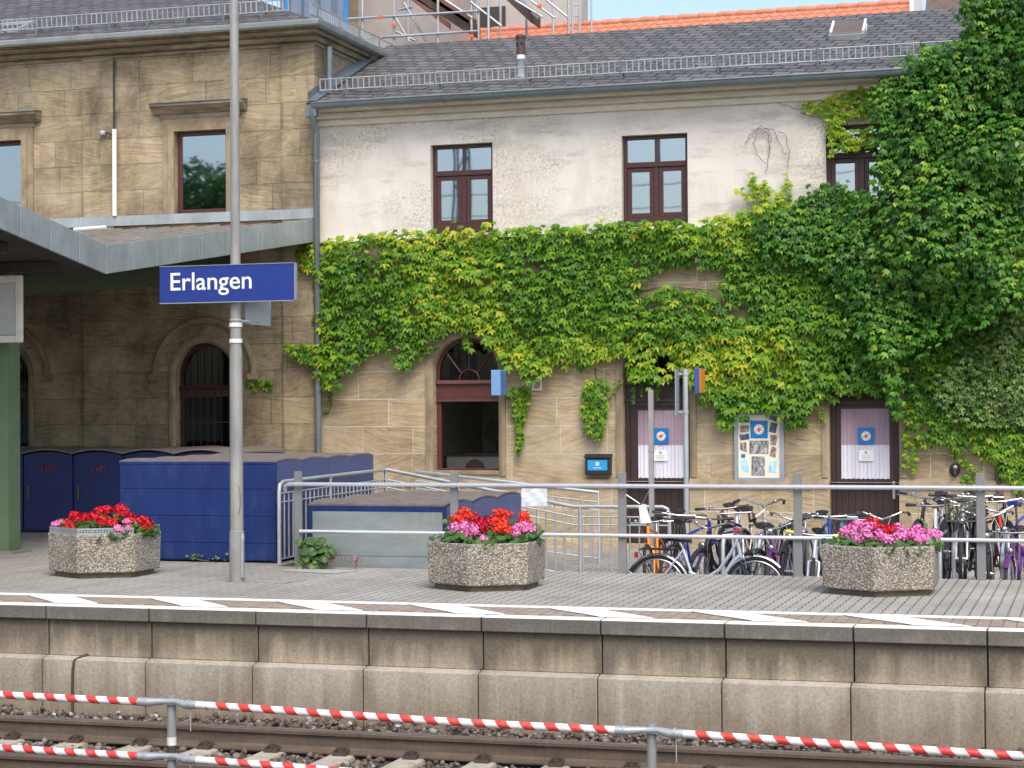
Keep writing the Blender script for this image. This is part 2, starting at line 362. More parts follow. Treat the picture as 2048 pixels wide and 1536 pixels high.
M_boxframe = mk("light_box_frame", (.66, .63, .55), .5, var=.12, scale=8, c2=(.30, .24, .16), thr=(.6, .8))
M_boxface = mk("light_box_acrylic", (.44, .455, .44), .4, var=.06)
M_paper = mk("white_paper", (.80, .81, .80), .7, var=.04)
M_cream = mk("cream_backing_paper", (.74, .70, .58), .75, var=.03)
M_posterblue = mk("poster_blue", (.005, .16, .46), .45, var=.04)
M_lightblue = mk("light_blue_sign_paint", (.17, .33, .56), .35, var=.06, scale=8)
M_midblue = mk("blue_sign_side", (.045, .09, .30), .4)
M_orange = mk("orange_sign_face", (.72, .26, .02), .4)
M_red = mk("emblem_red", (.55, .03, .04), .5); M_yellow = mk("emblem_yellow", (.80, .52, .06), .5); M_emblemgrey = mk("emblem_grey", (.35, .37, .42), .6)
def cloth(name, a, bc, vert=True, hole=False):
    b = NB(name); wv = b.noise(b.pos(6, 1, .5), 1.0, 2, .5); c = b.ramp(wv, [(.35, a), (.65, bc)])
    if hole:
        vo = b.N("TexVoronoi", Scale=60.0); b.L(b.pos(), vo.inputs["Vector"]); c = b.mix(b.ramp(vo.outputs["Distance"], [(.12, 1.0), (.25, 0.0)]), c, (.40, .38, .50))
    b.col(c).set(.9, spec=.1); return b.mat
M_pink = cloth("pink_cloth", (.36, .265, .325), (.40, .30, .365)); M_lace = cloth("white_lace_curtain", (.60, .59, .68), (.72, .71, .79), hole=True)

def glass(name, refl, tint=(.75, .8, .8), back=None, rough=.02):
    """window pane: mirror-like reflection over a view into the dark room behind"""
    b = NB(name); t = b.t; t.nodes.remove(b.p)
    tr = b.N("BsdfTransparent"); tr.inputs[0].default_value = (*tint, 1)
    gl = b.N("BsdfGlossy", Roughness=rough); gl.inputs[0].default_value = (.80, .88, .96, 1)
    lw = b.N("LayerWeight", Blend=.25); f = b.math('MINIMUM', b.math('ADD', lw.outputs["Fresnel"], refl), 1.0)
    mx = b.N("MixShader"); b.L(f, mx.inputs[0]); b.L(tr.outputs[0], mx.inputs[1]); b.L(gl.outputs[0], mx.inputs[2]); b.L(mx.outputs[0], b.out.inputs[0])
    if rough < .05:
        bp = b.N("Bump", Strength=.012, Distance=.05); b.L(b.noise(b.pos(), 1.2, 2), bp.inputs["Height"]); b.L(bp.outputs[0], gl.inputs["Normal"])
    return b.mat
M_glass = glass("window_glass", .30); M_glassdark = glass("dark_glass", .0, (.55, .58, .55))

def leafmat(name, stops, trans=.3, rough=.42, spec=.45):
    b = NB(name); t = b.t
    at = b.N("Attribute", _attribute_name="tint"); c = b.ramp(at.outputs["Fac"], stops)
    f = b.noise(b.pos(), 30, 2); c = b.mix(.5, c, b.ramp(f, [(.3, .8), (.7, 1.2)]), 'MULTIPLY')
    b.col(c).set(rough, spec=spec)
    tl = b.N("BsdfTranslucent"); b.L(b.mix(.5, c, (.9, 1.0, .35), 'MULTIPLY'), tl.inputs[0]); 
    tb = b.mix(1.0, c, (1.5, 1.6, .6), 'MULTIPLY'); b.L(tb, tl.inputs[0])
    mx = b.N("MixShader"); mx.inputs[0].default_value = trans; b.L(b.p.outputs[0], mx.inputs[1]); b.L(tl.outputs[0], mx.inputs[2]); b.L(mx.outputs[0], b.out.inputs[0]); return b.mat
M_leafB = leafmat("boston_ivy_leaf", [(0, (.022, .075, .007)), (.4, (.062, .180, .012)), (.75, (.18, .33, .018)), (1, (.40, .43, .03))], rough=.5, spec=.3)
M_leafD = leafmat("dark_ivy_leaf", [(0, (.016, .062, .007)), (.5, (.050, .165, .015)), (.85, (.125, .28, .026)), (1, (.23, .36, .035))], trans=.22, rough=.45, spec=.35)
M_leafR = leafmat("small_mottled_ivy_leaf", [(0, (.02, .06, .010)), (.45, (.075, .16, .026)), (.85, (.25, .34, .085)), (1, (.40, .32, .13))], trans=.15)
M_leafP = leafmat("geranium_leaf", [(0, (.025, .065, .014)), (.6, (.075, .17, .03)), (1, (.20, .27, .06))], trans=.2)
M_leafW = leafmat("weed_leaf", [(0, (.04, .09, .025)), (.6, (.08, .16, .04)), (1, (.17, .25, .06))], trans=.25)
M_weedpink = mk("dry_pink_weed", (.24, .09, .07), .8, var=.3)
M_vine = mk("vine_stem", (.10, .075, .05), .9, var=.3)
def petal(name, c, hi):
    b = NB(name); at = b.N("Attribute", _attribute_name="tint"); b.col(b.ramp(at.outputs["Fac"], [(0, c), (1, hi)])).set(.55, spec=.25); return b.mat
M_petred = petal("red_petal", (.42, .004, .012), (.75, .012, .03)); M_petor = petal("orange_red_petal", (.60, .02, .010), (.85, .06, .02)); M_petpink = petal("pink_petal", (.66, .10, .36), (.86, .30, .58)); M_petcrim = petal("crimson_petal", (.34, .004, .02), (.62, .01, .05))

def rust(name, a, c2):
    b = NB(name); n = b.noise(b.pos(1, 6, 6), 2.2, 6, .7); c = b.ramp(n, [(.3, a), (.7, c2)]); f = b.noise(b.pos(14, 1, 1), 3, 4, .7)
    c = b.mix(.6, c, b.ramp(f, [(.3, .75), (.7, 1.25)]), 'MULTIPLY'); b.col(c).set(.75, .15, .35); b.bump(b.noise(b.pos(), 80, 3), .2, .003); return b.mat
M_rail = rust("rail_side_rust", (.085, .062, .045), (.155, .115, .085)); M_railtop = mk("rail_running_surface", (.22, .215, .215), .35, .6, var=.15, scale=4, c2=(.13, .10, .08), thr=(.55, .75))
M_clip = rust("rail_clip_rust", (.055, .042, .036), (.09, .065, .05))
M_sleeper = mk("sleeper_concrete", (.40, .36, .275), .9, var=.2, scale=7, c2=(.20, .16, .11), thr=(.5, .75), bump=.3)
M_trackbed = mk("track_bed_dirt", (.075, .058, .045), .95, var=.4, scale=9, bump=.5, bscale=20)
def stonemat():
    b = NB("ballast_stone"); at = b.N("Attribute", _attribute_name="tint")
    c = b.ramp(at.outputs["Fac"], [(0, (.06, .045, .036)), (.45, (.135, .10, .078)), (.75, (.20, .17, .145)), (.92, (.29, .28, .265)), (1, (.44, .44, .43))])
    f = b.noise(b.pos(), 45, 4, .7); b.col(b.mix(.7, c, b.ramp(f, [(.3, .65), (.7, 1.3)]), 'MULTIPLY')).set(.9, spec=.25); return b.mat
M_ballast = stonemat()
def stripes():
    b = NB("red_white_stripe_film"); v = b.pos(world=False); sp = b.N("SeparateXYZ"); b.L(v, sp.inputs[0])
    k = b.math('FRACT', b.math('DIVIDE', b.math('ADD', sp.outputs[0], b.math('MULTIPLY', sp.outputs[2], .85)), .148))
    c = b.ramp(k, [(0, (.60, .05, .04)), (.48, (.76, .76, .77))], 'CONSTANT'); gr = b.noise(b.pos(3, 1, 1), 6, 5, .75); c = b.mix(b.math('MULTIPLY', b.ramp(gr, [(.5, 0.0), (.75, 1.0)]), .45), c, (.34, .30, .27)); b.col(c).set(.35, spec=.45); return b.mat
M_stripe = stripes()
M_wire = mk("dark_wire", (.03, .03, .03), .6)
def tiles():
    b = NB("orange_roof_tiles"); g = b.N("NewGeometry"); sp = b.N("SeparateXYZ"); b.L(g.outputs["Position"], sp.inputs[0])
    X = b.math('DIVIDE', sp.outputs[0], .19); Z = b.math('DIVIDE', sp.outputs[2], .085)
    r = b.math('FLOOR', Z); xo = b.math('ADD', X, b.math('MULTIPLY', b.math('MODULO', r, 2.0), .5))
    xf = b.math('SUBTRACT', b.math('FRACT', xo), .5); zf = b.math('FRACT', Z)
    # scallop edge: dark line where zf ~ 1 - curve
    edge = b.math('ABSOLUTE', b.math('SUBTRACT', zf, b.math('MULTIPLY', b.math('MULTIPLY', xf, xf), 2.2)))
    n = b.noise(b.pos(), 9, 4); c = b.ramp(n, [(.3, (.46, .165, .095)), (.7, (.58, .245, .15))])
    c = b.mix(b.ramp(edge, [(.06, 1.0), (.16, 0.0)]), c, (.30, .07, .03)); b.col(c).set(.7, spec=.3); b.bump(edge, .6, .02); return b.mat
M_tile = tiles(); M_ridge = mk("orange_ridge_tile", (.56, .23, .14), .75, var=.15)
M_oldtile = mk("brown_roof_tiles", (.12, .085, .07), .8, var=.25, scale=14)
M_render = mk("grey_pink_render", (.42, .36, .33), .9, var=.12, scale=2, c2=(.36, .33, .30))
M_net = mk("blue_grey_scaffold_net", (.16, .21, .28), .8, var=.12, scale=3); M_netblue = mk("bright_blue_strap", (.01, .22, .62), .5)
M_board = mk("red_brown_boards", (.20, .075, .055), .7, var=.25, scale=7); M_boardd = mk("dark_boards", (.07, .05, .04), .8, var=.25)
M_scaf = zinc("scaffold_tube", (.40, .43, .45), .4); M_scafred = mk("orange_coupler", (.75, .13, .04), .5)
M_soil = mk("planter_soil", (.05, .035, .025), .95, var=.3)
M_brownpipe = mk("brown_vent_pipe", (.075, .042, .036), .5, var=.1); M_whitepipe = mk("white_plastic_pipe", (.74, .75, .76), .4, var=.03)
M_ground = mk("far_ground", (.20, .19, .165), .95, var=.2, scale=.5)
M_kerb = mk("ramp_concrete", (.24, .225, .20), .9, var=.2, scale=4, bump=.3)

# ---------------------------------------------------------------- leaf / petal scatter (numpy)
def tmpl(outline, centre, folds):
    return np.array([centre]+outline, float), folds
LEAF = np.array([(0,-.40,.09),(0,.02,.0),(.25,.14,-.02),(.50,-.06,-.07),(.60,-.66,-.17),(.235,-.50,-.02),(0,-1.12,-.08),(-.235,-.50,-.02),(-.60,-.66,-.17),(-.50,-.06,-.07),(-.25,.14,-.02)])
LEAF6 = np.array([(0,-.4,.10),(0,.05,0),(.38,.02,-.06),(.52,-.48,-.22),(0,-1.0,-.18),(-.52,-.48,-.22),(-.38,.02,-.06)])
ROUND = np.array([(0,-.45,-.06)]+[(.5*math.sin(a), -.45+.5*math.cos(a), .03*(-1)**k) for k, a in enumerate(np.linspace(0, 2*math.pi, 9)[:-1])])
FLOR = np.array([(0,0,-.12)]+[((.5 if k % 2 == 0 else .30)*math.sin(a), (.5 if k % 2 == 0 else .30)*math.cos(a), .0) for k, a in enumerate(np.linspace(0, 2*math.pi, 11)[:-1])])
def scatter(name, pos, nrm, size, tint, mat, parent=None, T=LEAF, spin=.5, up=(0, 0, 1.)):
    pos = np.asarray(pos, float); n = len(pos); nrm = np.asarray(nrm, float); nrm = nrm/np.linalg.norm(nrm, axis=1, keepdims=True)
    U = np.tile(np.array(up, float), (n, 1)); bad = np.abs((U*nrm).sum(1)) > .96; U[bad] = (0.3, 1, .1)
    v = U-(U*nrm).sum(1, keepdims=True)*nrm; v /= np.linalg.norm(v, axis=1, keepdims=True); u = np.cross(v, nrm)
    a = rng.normal(0, spin, n)[:, None]; v2 = v*np.cos(a)+u*np.sin(a); u2 = u*np.cos(a)-v*np.sin(a)
    s = np.asarray(size)[:, None, None]
    V = pos[:, None, :]+s*(T[None, :, 0:1]*u2[:, None]+T[None, :, 1:2]*v2[:, None]+T[None, :, 2:3]*nrm[:, None])
    k = len(T); V = V.reshape(-1, 3)
    if parent is not None: V = V-ORG[parent.name]
    tri = np.array([(0, i, i+1 if i+1 < k else 1) for i in range(1, k)])
    Fc = (tri[None]+(np.arange(n)*k)[:, None, None]).reshape(-1, 3); nf = len(Fc)
    me = bpy.data.meshes.new(name); me.vertices.add(len(V)); me.vertices.foreach_set("co", V.ravel())
    me.loops.add(nf*3); me.loops.foreach_set("vertex_index", Fc.ravel().astype(np.int32))
    me.polygons.add(nf); me.polygons.foreach_set("loop_start", np.arange(0, nf*3, 3, dtype=np.int32)); me.polygons.foreach_set("loop_total", np.full(nf, 3, dtype=np.int32))
    me.update(calc_edges=True)
    at = me.attributes.new("tint", 'FLOAT', 'POINT'); at.data.foreach_set("value", np.repeat(np.asarray(tint, np.float32), k))
    me.materials.append(mat); me.validate()
    o = link(bpy.data.objects.new(name, me))
    if parent is not None: o.parent = parent; ORG[o.name] = ORG[parent.name]
    else: ORG[o.name] = np.zeros(3)
    return o
def inpoly(px, py, poly):
    poly = np.asarray(poly, float); x0, y0 = poly[:, 0], poly[:, 1]; x1, y1 = np.roll(x0, -1), np.roll(y0, -1)
    c = np.zeros(len(px), bool)
    for a, b_, c_, d in zip(x0, y0, x1, y1):
        m = ((b_ > py) != (d > py))
        with np.errstate(divide='ignore', invalid='ignore'): c ^= m & (px < (c_-a)*(py-b_)/(d-b_)+a)
    return c
def vnoise(x, y, s, seed=0):
    x = x/s; y = y/s; xi = np.floor(x).astype(int); yi = np.floor(y).astype(int); fx = x-xi; fy = y-yi; fx = fx*fx*(3-2*fx); fy = fy*fy*(3-2*fy)
    h = lambda a, b_: (np.sin(a*127.1+b_*311.7+seed*74.7)*43758.5453) % 1.0
    return (h(xi, yi)*(1-fx)+h(xi+1, yi)*fx)*(1-fy)+(h(xi, yi+1)*(1-fx)+h(xi+1, yi+1)*fx)*fy

def text_mesh(txt, size, bold=0.0, extrude=.003):
    c = bpy.data.curves.new("t", 'FONT'); c.body = txt; c.size = size; c.extrude = extrude; c.offset = bold; c.resolution_u = 4
    o = bpy.data.objects.new("t", c); COL.objects.link(o); bpy.context.view_layer.update()
    me = bpy.data.meshes.new_from_object(o.evaluated_get(bpy.context.evaluated_depsgraph_get())); V = np.array([v.co[:] for v in me.vertices]); Fs = [tuple(p.vertices) for p in me.polygons]
    bpy.data.objects.remove(o); bpy.data.curves.remove(c); bpy.data.meshes.remove(me); return V, Fs
# ================================================================ SETTING: ground, platform, track bed
def struct(name, mb, mat, **k): return props(mb.build(name, mat, **k), kind='structure')
m = MB().box(-900, 900, -900, 1500, -1.6, -1.12); struct("ground", m, M_ground)
# platform body (L-shaped): low edge y=.30 .. railing line, left part runs to the wing
m = MB(); m.prism([(-60, .30), (60, .30), (60, 4.36), (.24, 4.36), (.24, 11.95), (-60, 11.95)], -1.1, 0.0); struct("platform", m, M_paving)
m = MB(); m.box(-60, 60, .23, .297, -.2, .0); struct("tan_edge_strip", m, M_tan)
# coping stones and wall panels: one metre units with open joints
cp = MB(); up = MB(); lo = MB()
for i in range(-14, 22):
    j = .006
    cp.box(i+j, i+1-j, 0, .228, -.112, 0)
    up.box(i+j, i+1-j, .055, .165, -.43, -.114)
    x0, x1 = i+j*.7-.02, i+1-j*.7-.02
    lo.prism([(-.03, -1.3), (.16, -1.3), (.16, -.432), (.054, -.432), (-.03, -.452)], x0, x1, 'x')
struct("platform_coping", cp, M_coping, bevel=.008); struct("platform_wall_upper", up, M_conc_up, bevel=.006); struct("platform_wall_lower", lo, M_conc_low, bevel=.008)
bk = MB().box(-60, 60, .166, .29, -1.1, -.21); struct("platform_wall_core", bk, M_dark)
# markings: 4 mm sheets
def sheet(mb, poly, z, t=.003): mb.prism(poly, z-t, z)
m = MB(); m.box(-40, 40, .298, .78, -.01, .004); struct("brown_paving_band", m, M_brown)
m = MB()
for i in range(-14, 22): sheet(m, [(i+.008, -.001), (i+.992, -.001), (i+.992, .205), (i+.008, .205)], .004)
sheet(m, [(-40, .78), (40, .78), (40, .93), (-40, .93)], .0085)
for k in range(-8, 14):
    b0 = -.66+1.245*k; f0 = -.03+1.245*k; fw, bw = .44, .46
    L = []; Rr = []
    for t in np.linspace(0, 1, 13):
        e = t*t*(3-2*t); y = .19+(.80-.19)*t
        L.append((f0+(b0-f0)*(.75*t+.25*e), y)); Rr.append((f0+fw+(b0+bw-f0-fw)*(.75*t+.25*e), y))
    sheet(m, L+Rr[::-1], .0125)
struct("platform_markings", m, M_white)
# manhole plates let into the platform
def flat_thing(name, label, cat, poly, z, mat):
    o = MB().prism(poly, z-.004, z).build(name, mat); return props(o, label, cat)
pl = [PZ(x, y, 0)[:2] for x, y in [(563, 1143), (668, 1148), (717, 1142), (598, 1139)]]
flat_thing("cover_plate", "flat pale grey cover plate in the paving in front of the grey locker", "cover plate", pl, .008, mk("pale_cover_plate", (.37, .375, .37), .7, var=.06))
pl = [PZ(x, y, 0)[:2] for x, y in [(487, 1165), (570, 1167), (612, 1161), (520, 1159)]]
flat_thing("cover_plate", "dull paved cover plate beside the foot of the lamp post", "cover plate", pl, .006, M_paving)
# lower yard behind the railing
def yz(y): return -.56 if y < 5.9 else (-.32 if y > 7.7 else -.56+.24*(y-5.9)/1.8)
m = MB(); prof = [(4.36, -.56), (5.9, -.56), (7.7, -.32), (12.05, -.32)]
for (a, za), (b, zb) in zip(prof[:-1], prof[1:]): m.add([(.24, a, za), (40, a, za), (40, b, zb), (.24, b, zb)], [(0, 1, 2, 3)])
struct("yard_paving", m, M_paving)
# ramp between the two handrails
m = MB(); m.prism([(.24, -.0), (.5, -.005), (2.75, -.37), (2.75, -.7), (.24, -.7)], 8.06, 9.24, 'y'); struct("ramp", m, M_kerb)
# track bed
m = MB(); m.add([(-40, -9, -1.02), (40, -9, -1.02), (40, -.02, -1.0), (-40, -.02, -1.0)], [(0, 1, 2, 3)]); struct("track_bed", m, M_trackbed)
m = MB().box(-60, 60, -40, -12.6, -1.1, 0); struct("platform_opposite", m, M_paving)

# ---- sleepers (things) with clips, rails
ZR = -.795
slp = []
def make_sleeper(x):
    t = thing("sleeper", "pale concrete sleeper lying across the ballast under the two rails", "sleeper", (x, -1.72, -1.2), 0, "concrete sleepers under the track")
    m = MB(); m.prism([(-.14, -.2), (.14, -.2), (.10, .02), (-.10, .02)], -1.25, 1.25, 'y'); m.v = [(a+x, b-1.72, c-.985) for a, b, c in m.v]
    m.build("beam", M_sleeper, t, bevel=.012)
    for yr in (-.985, -2.49):
        for s in (-1, 1):
            q = MB(); yc = yr+s*.10
            q.box(x-.055, x+.055, yc-.035, yc+.035, -.968, -.945)
            q.tube([(x-.05, yc, -.94), (x-.05, yc-s*.05, -.925), (x, yc-s*.055, -.915), (x+.05, yc-s*.05, -.925), (x+.05, yc, -.94)], .010, 6)
            q.lathe([(.020, 0), (.020, .03), (.010, .03), (.010, .045)], (x, yc-s*.01, -.945), 6)
            q.build("rail_clip", M_clip, t)
    return t
s0 = make_sleeper(.33)
for k in range(-1, 15):
    if k == 0: continue
    c = copy_tree(s0); c.location.x = .33+.575*k
RP = [(-.075, 0), (.075, 0), (.075, .012), (.02, .028), (.009, .045), (.009, .122), (.034, .134), (.036, .158), (.030, .168), (-.030, .168), (-.036, .158), (-.034, .134), (-.009, .122), (-.009, .045), (-.02, .028), (-.075, .012)]
for yr, lab in ((-.985, "rust-brown rail with bright top running closest to the platform wall"), (-2.49, "rust-brown rail on the track side away from the platform wall")):
    t = thing("rail", lab, "rail", (0, yr, ZR-.17), 0, "rails of the track")
    m = MB(); m.prism([(a+yr, b+ZR-.170) for a, b in RP], -30, 40, 'x'); m.build("web", M_rail, t)
    m = MB(); m.box(-30, 40, yr-.030, yr+.030, ZR-.0019, ZR+.0025); m.build("running_surface", M_railtop, t)

# ---- ballast: countless stones, one object
def ballast():
    n = 15500
    x = rng.uniform(-.8, 9.6, n); y = rng.uniform(-3.3, -.03, n)
    keep = ~((np.abs(((x-.33+.2875) % .575)-.2875) < .15) & (y < -.55) & (rng.random(n) < .97))
    keep &= ~((np.abs(y+.985) < .09) | (np.abs(y+2.49) < .09)); x, y = x[keep], y[keep]; n = len(x)
    base = np.where(y > -.9, -.975+np.clip((y+.5)/.45, 0, 1)*.045+.05*vnoise(x, y*0, .45, 5)*np.clip((y+.5)/.3, 0, 1), -1.0)
    z = base+rng.uniform(-.01, .035, n); r = rng.uniform(.016, .036, n)
    bm = bmesh.new(); bmesh.ops.create_icosphere(bm, subdivisions=1, radius=1); bv = np.array([v.co[:] for v in bm.verts]); bf = np.array([[v.index for v in f.verts] for f in bm.faces]); bm.free()
    k = len(bv); var = [bv*rng.uniform(.72, 1.22, (k, 1))*rng.uniform(.65, 1.2, (1, 3)) for _ in range(24)]
    var = np.array(var); idx = rng.integers(0, 24, n); a = rng.uniform(0, 6.28, n); ca, sa = np.cos(a), np.sin(a); P = var[idx]
    V = np.stack([P[:, :, 0]*ca[:, None]-P[:, :, 1]*sa[:, None], P[:, :, 0]*sa[:, None]+P[:, :, 1]*ca[:, None], P[:, :, 2]*.8], -1)*r[:, None, None]+np.stack([x, y, z], -1)[:, None]
    Fc = (bf[None]+(np.arange(n)*k)[:, None, None]).reshape(-1, 3); nf = len(Fc); V = V.reshape(-1, 3)
    me = bpy.data.meshes.new("ballast"); me.vertices.add(len(V)); me.vertices.foreach_set("co", V.ravel()); me.loops.add(nf*3); me.loops.foreach_set("vertex_index", Fc.ravel().astype(np.int32))
    me.polygons.add(nf); me.polygons.foreach_set("loop_start", np.arange(0, nf*3, 3, dtype=np.int32)); me.polygons.foreach_set("loop_total", np.full(nf, 3, dtype=np.int32)); me.update(calc_edges=True)
    at = me.attributes.new("tint", 'FLOAT', 'POINT'); tt = np.clip(rng.beta(2, 2.4, n)+np.where(rng.random(n) < .07, .45, 0), 0, 1); at.data.foreach_set("value", np.repeat(tt.astype(np.float32), k))
    me.materials.append(M_ballast); o = link(bpy.data.objects.new("ballast", me)); props(o, "brown and grey ballast stones lying around the rails", "ballast", kind='stuff')
ballast()
# cable down the platform wall
p = [PY(x, y, .0) for x, y in [(168, 1301)]]; xa = XY(146, 1330, -.04)
m = MB(); m.tube([(xa+.10, .066, -.415), (xa+.05, .03, -.43), (xa+.01, -.04, -.46), (xa, -.045, -.55), (xa-.005, -.045, -.75), (xa, -.045, -1.0)], .012, 8)
props(m.build("cable", mk("dark_cable", (.05, .045, .04), .7), smooth=True), "dark cable hanging down the lower concrete panels of the platform wall", "cable")

# ---- red and white barrier along the track
YB = -4.0
bar = thing("safety_barrier", "red and white striped tube barrier on grey posts beside the track", "barrier", (0, YB, -1.1))
posts = [XY(343, 1400, YB), XY(1303, 1460, YB)]; sp_ = posts[1]-posts[0]; zt = [ZY(343, 1403, YB), ZY(1300, 1460, YB)]
zlow0 = ZY(343, 1512, YB); slope = (zt[1]-zt[0])/sp_; ztop_ = lambda x: zt[0]+slope*(x-posts[0]); zlow_ = lambda x: zlow0+slope*(x-posts[0])
for x in (posts[0]-sp_, posts[0], posts[1], posts[1]+sp_):
    ztop, zlow = ztop_(x), zlow_(x); m = MB(); m.lathe([(.0285, 0), (.0285, 1.1+ztop+.035), (.0, 1.1+ztop+.036)], (x, YB, -1.1), 14); m.build("post", mk('dull_barrier_post', (.29, .30, .29), .55, .3, var=.15, scale=7), bar, smooth=True)
    MB().lathe([(.0300, 0), (.0300, .05)], (x, YB, ztop-.27), 14).build('white_tape', M_poleband, bar, smooth=True); MB().lathe([(.0298, 0), (.0298, .06)], (x, YB, ztop-.335), 14).build('rust_band', M_clip, bar, smooth=True)
    for z in (ztop, zlow):
        q = MB(); yy = YB-.055
        q.tube([(x-.20, yy, z), (x-.12, yy, z), (x-.05, yy+.02, z+.004), (x+.05, yy+.02, z+.006), (x+.12, yy, z-.006), (x+.20, yy, z-.004)], [.027, .027, .020, .020, .027, .027], 10)
        q.box(x-.04, x+.10, YB-.048, YB+.036, z-.012, z-.007); q.tube([(x-.155, yy, z), (x-.145, yy, z)], .031, 10); q.tube([(x+.145, yy, z), (x+.155, yy, z)], .031, 10)
        q.tube([(x+.155, yy, z), (x+.158, yy, z-.17)], .004, 5); q.build("coupling", M_galv, bar, smooth=True)
        q = MB(); q.tube([(x+.20, yy, z-.004), (x+.27, yy, z-.006)], .023, 10); q.build("joint_sleeve", M_whitepipe, bar, smooth=True)
    for z, z2 in ((ztop, ztop_(x+sp_)), (zlow, zlow_(x+sp_))):
        q = MB(); q.tube([(x+.27, YB-.055, z-.006)]+[(x+.27+(sp_-.47)*t, YB-.055, z+(z2-z)*t-.012*4*t*(1-t)) for t in (.2, .35, .5, .65, .8)]+[(x+sp_-.20, YB-.055, z2)], .0238, 14); q.build("striped_tube", M_stripe, bar, smooth=True)

# ================================================================ STATION BUILDING
def facade(mb, x0, x1, z0, z1, Y, ops, depth=.22):
    """front face with reveals; ops = (xa, xb, za, zb, arched)"""
    ops = sorted(ops); x = x0
    def q(a, b, c, d): mb.add([(a, Y, c), (b, Y, c), (b, Y, d), (a, Y, d)], [(0, 1, 2, 3)])
    for xa, xb, za, zb, arch in ops:
        q(x, xa, z0, z1)
        if za > z0: q(xa, xb, z0, za)
        if arch:
            r = (xb-xa)/2; c = (xa+xb)/2; zs = zb-r; N = 20
            pts = [(c-r*math.cos(math.pi*i/N), zs+r*math.sin(math.pi*i/N)) for i in range(N+1)]
            for (a, b), (c2, d) in zip(pts[:-1], pts[1:]):
                mb.add([(a, Y, b), (c2, Y, d), (c2, Y, z1), (a, Y, z1)], [(0, 1, 2, 3)]); mb.add([(a, Y, b), (a, Y+depth, b), (c2, Y+depth, d), (c2, Y, d)], [(0, 1, 2, 3)])
        else:
            zs = zb; q(xa, xb, zb, z1); mb.add([(xa, Y, zb), (xa, Y+depth, zb), (xb, Y+depth, zb), (xb, Y, zb)], [(0, 1, 2, 3)])
        mb.add([(xa, Y, za), (xa, Y+depth, za), (xa, Y+depth, zs), (xa, Y, zs)], [(0, 1, 2, 3)])
        mb.add([(xb, Y, za), (xb, Y, zs), (xb, Y+depth, zs), (xb, Y+depth, za)], [(0, 1, 2, 3)])
        mb.add([(xa, Y, za), (xb, Y, za), (xb, Y+depth, za), (xa, Y+depth, za)], [(0, 1, 2, 3)]); x = xb
    q(x, x1, z0, z1)
def room(mb, xa, xb, Y, d, za, zb):
    mb.add([(xa, Y, za), (xb, Y, za), (xb, Y+d, za), (xa, Y+d, za), (xa, Y, zb), (xb, Y, zb), (xb, Y+d, zb), (xa, Y+d, zb)], [(0, 1, 2, 3), (4, 7, 6, 5), (3, 2, 6, 7), (0, 3, 7, 4), (1, 5, 6, 2)])
WY = 12.0; XL = -2.42; XR = 16.0
sb = thing("station_building", "long cream plastered station building with sandstone ground floor and slate roof", "building", (6, WY, -.32))
AX = [-.145, 2.77, 5.70, 8.63, 11.56]; hw = .483
W_Z0, W_Z1 = 4.285, 5.61
D_X = [(2.287, 3.257), (5.235, 6.19), (8.18, 9.14), (11.1, 12.06)]; FX = (-.602, .412)
m = MB(); facade(m, XL, XR, 4.245, 6.05, WY, [(a-hw, a+hw, W_Z0, W_Z1, False) for a in AX], .14); m.build("plaster_wall", M_plaster, sb)
m = MB(); facade(m, XL, XR, .63, 4.2, WY-.02, [(FX[0], FX[1], .768, 2.745, True)]+[(a, b, .63, 2.72, True) for a, b in D_X], .3)
m.build("stone_wall", M_stone, sb)
m = MB(); x = XL
for a, b in D_X+[(XR, XR)]:
    if a > x: m.box(x, a, WY-.075, WY+.2, -.5, .60)
    x = b
for a, b in D_X: m.box(a, b, WY-.15, WY+.25, -.5, -.26)
m.build("stone_base", M_stone, sb)
m = MB(); x = XL
for a, b in D_X+[(XR, XR)]:
    if a > x: m.prism([(WY-.02, .56), (WY-.12, .56), (WY-.12, .60), (WY-.08, .66), (WY-.02, .69)], x+.001, a-.001, 'x')
    x = b
m.build("base_moulding", M_wingtrim, sb)
m = MB().prism([(WY+.1, 4.201), (WY-.09, 4.201), (WY-.09, 4.225), (WY-.02, 4.244), (WY+.1, 4.244)], XL, XR, 'x'); m.build("string_course", M_plastertrim, sb)
# chamfered stone surrounds round the ground floor openings
def surround(xa, xb, za, zb, Y, wdt, mat, parent, proud=.03, name="stone_surround", N=18):
    r = (xb-xa)/2; c = (xa+xb)/2; zs = zb-r
    inn = [(xa, za)]+[(c-r*math.cos(math.pi*i/N), zs+r*math.sin(math.pi*i/N)) for i in range(N+1)]+[(xb, za)]
    out = [(xa-wdt, za)]+[(c-(r+wdt)*math.cos(math.pi*i/N), zs+(r+wdt)*math.sin(math.pi*i/N)) for i in range(N+1)]+[(xb+wdt, za)]
    m = MB(); n = len(inn)
    V = [(a, Y, b) for a, b in out]+[(a, Y-proud, b) for a, b in out]+[(a, Y-proud, b) for a, b in [(p[0]+(q[0]-p[0])*.45, p[1]+(q[1]-p[1])*.45) for p, q in zip(inn, out)]]+[(a, Y-.003, b) for a, b in inn]
    Fs = []
    for k in range(3):
        for i in range(n-1): Fs.append((k*n+i, k*n+i+1, (k+1)*n+i+1, (k+1)*n+i))
    m.add(V, Fs); return m.build(name, mat, parent)
surround(FX[0], FX[1], .70, 2.745, WY-.02, .11, M_wingtrim, sb)
for a, b in D_X: surround(a, b, .70, 2.72, WY-.02, .10, M_wingtrim, sb)
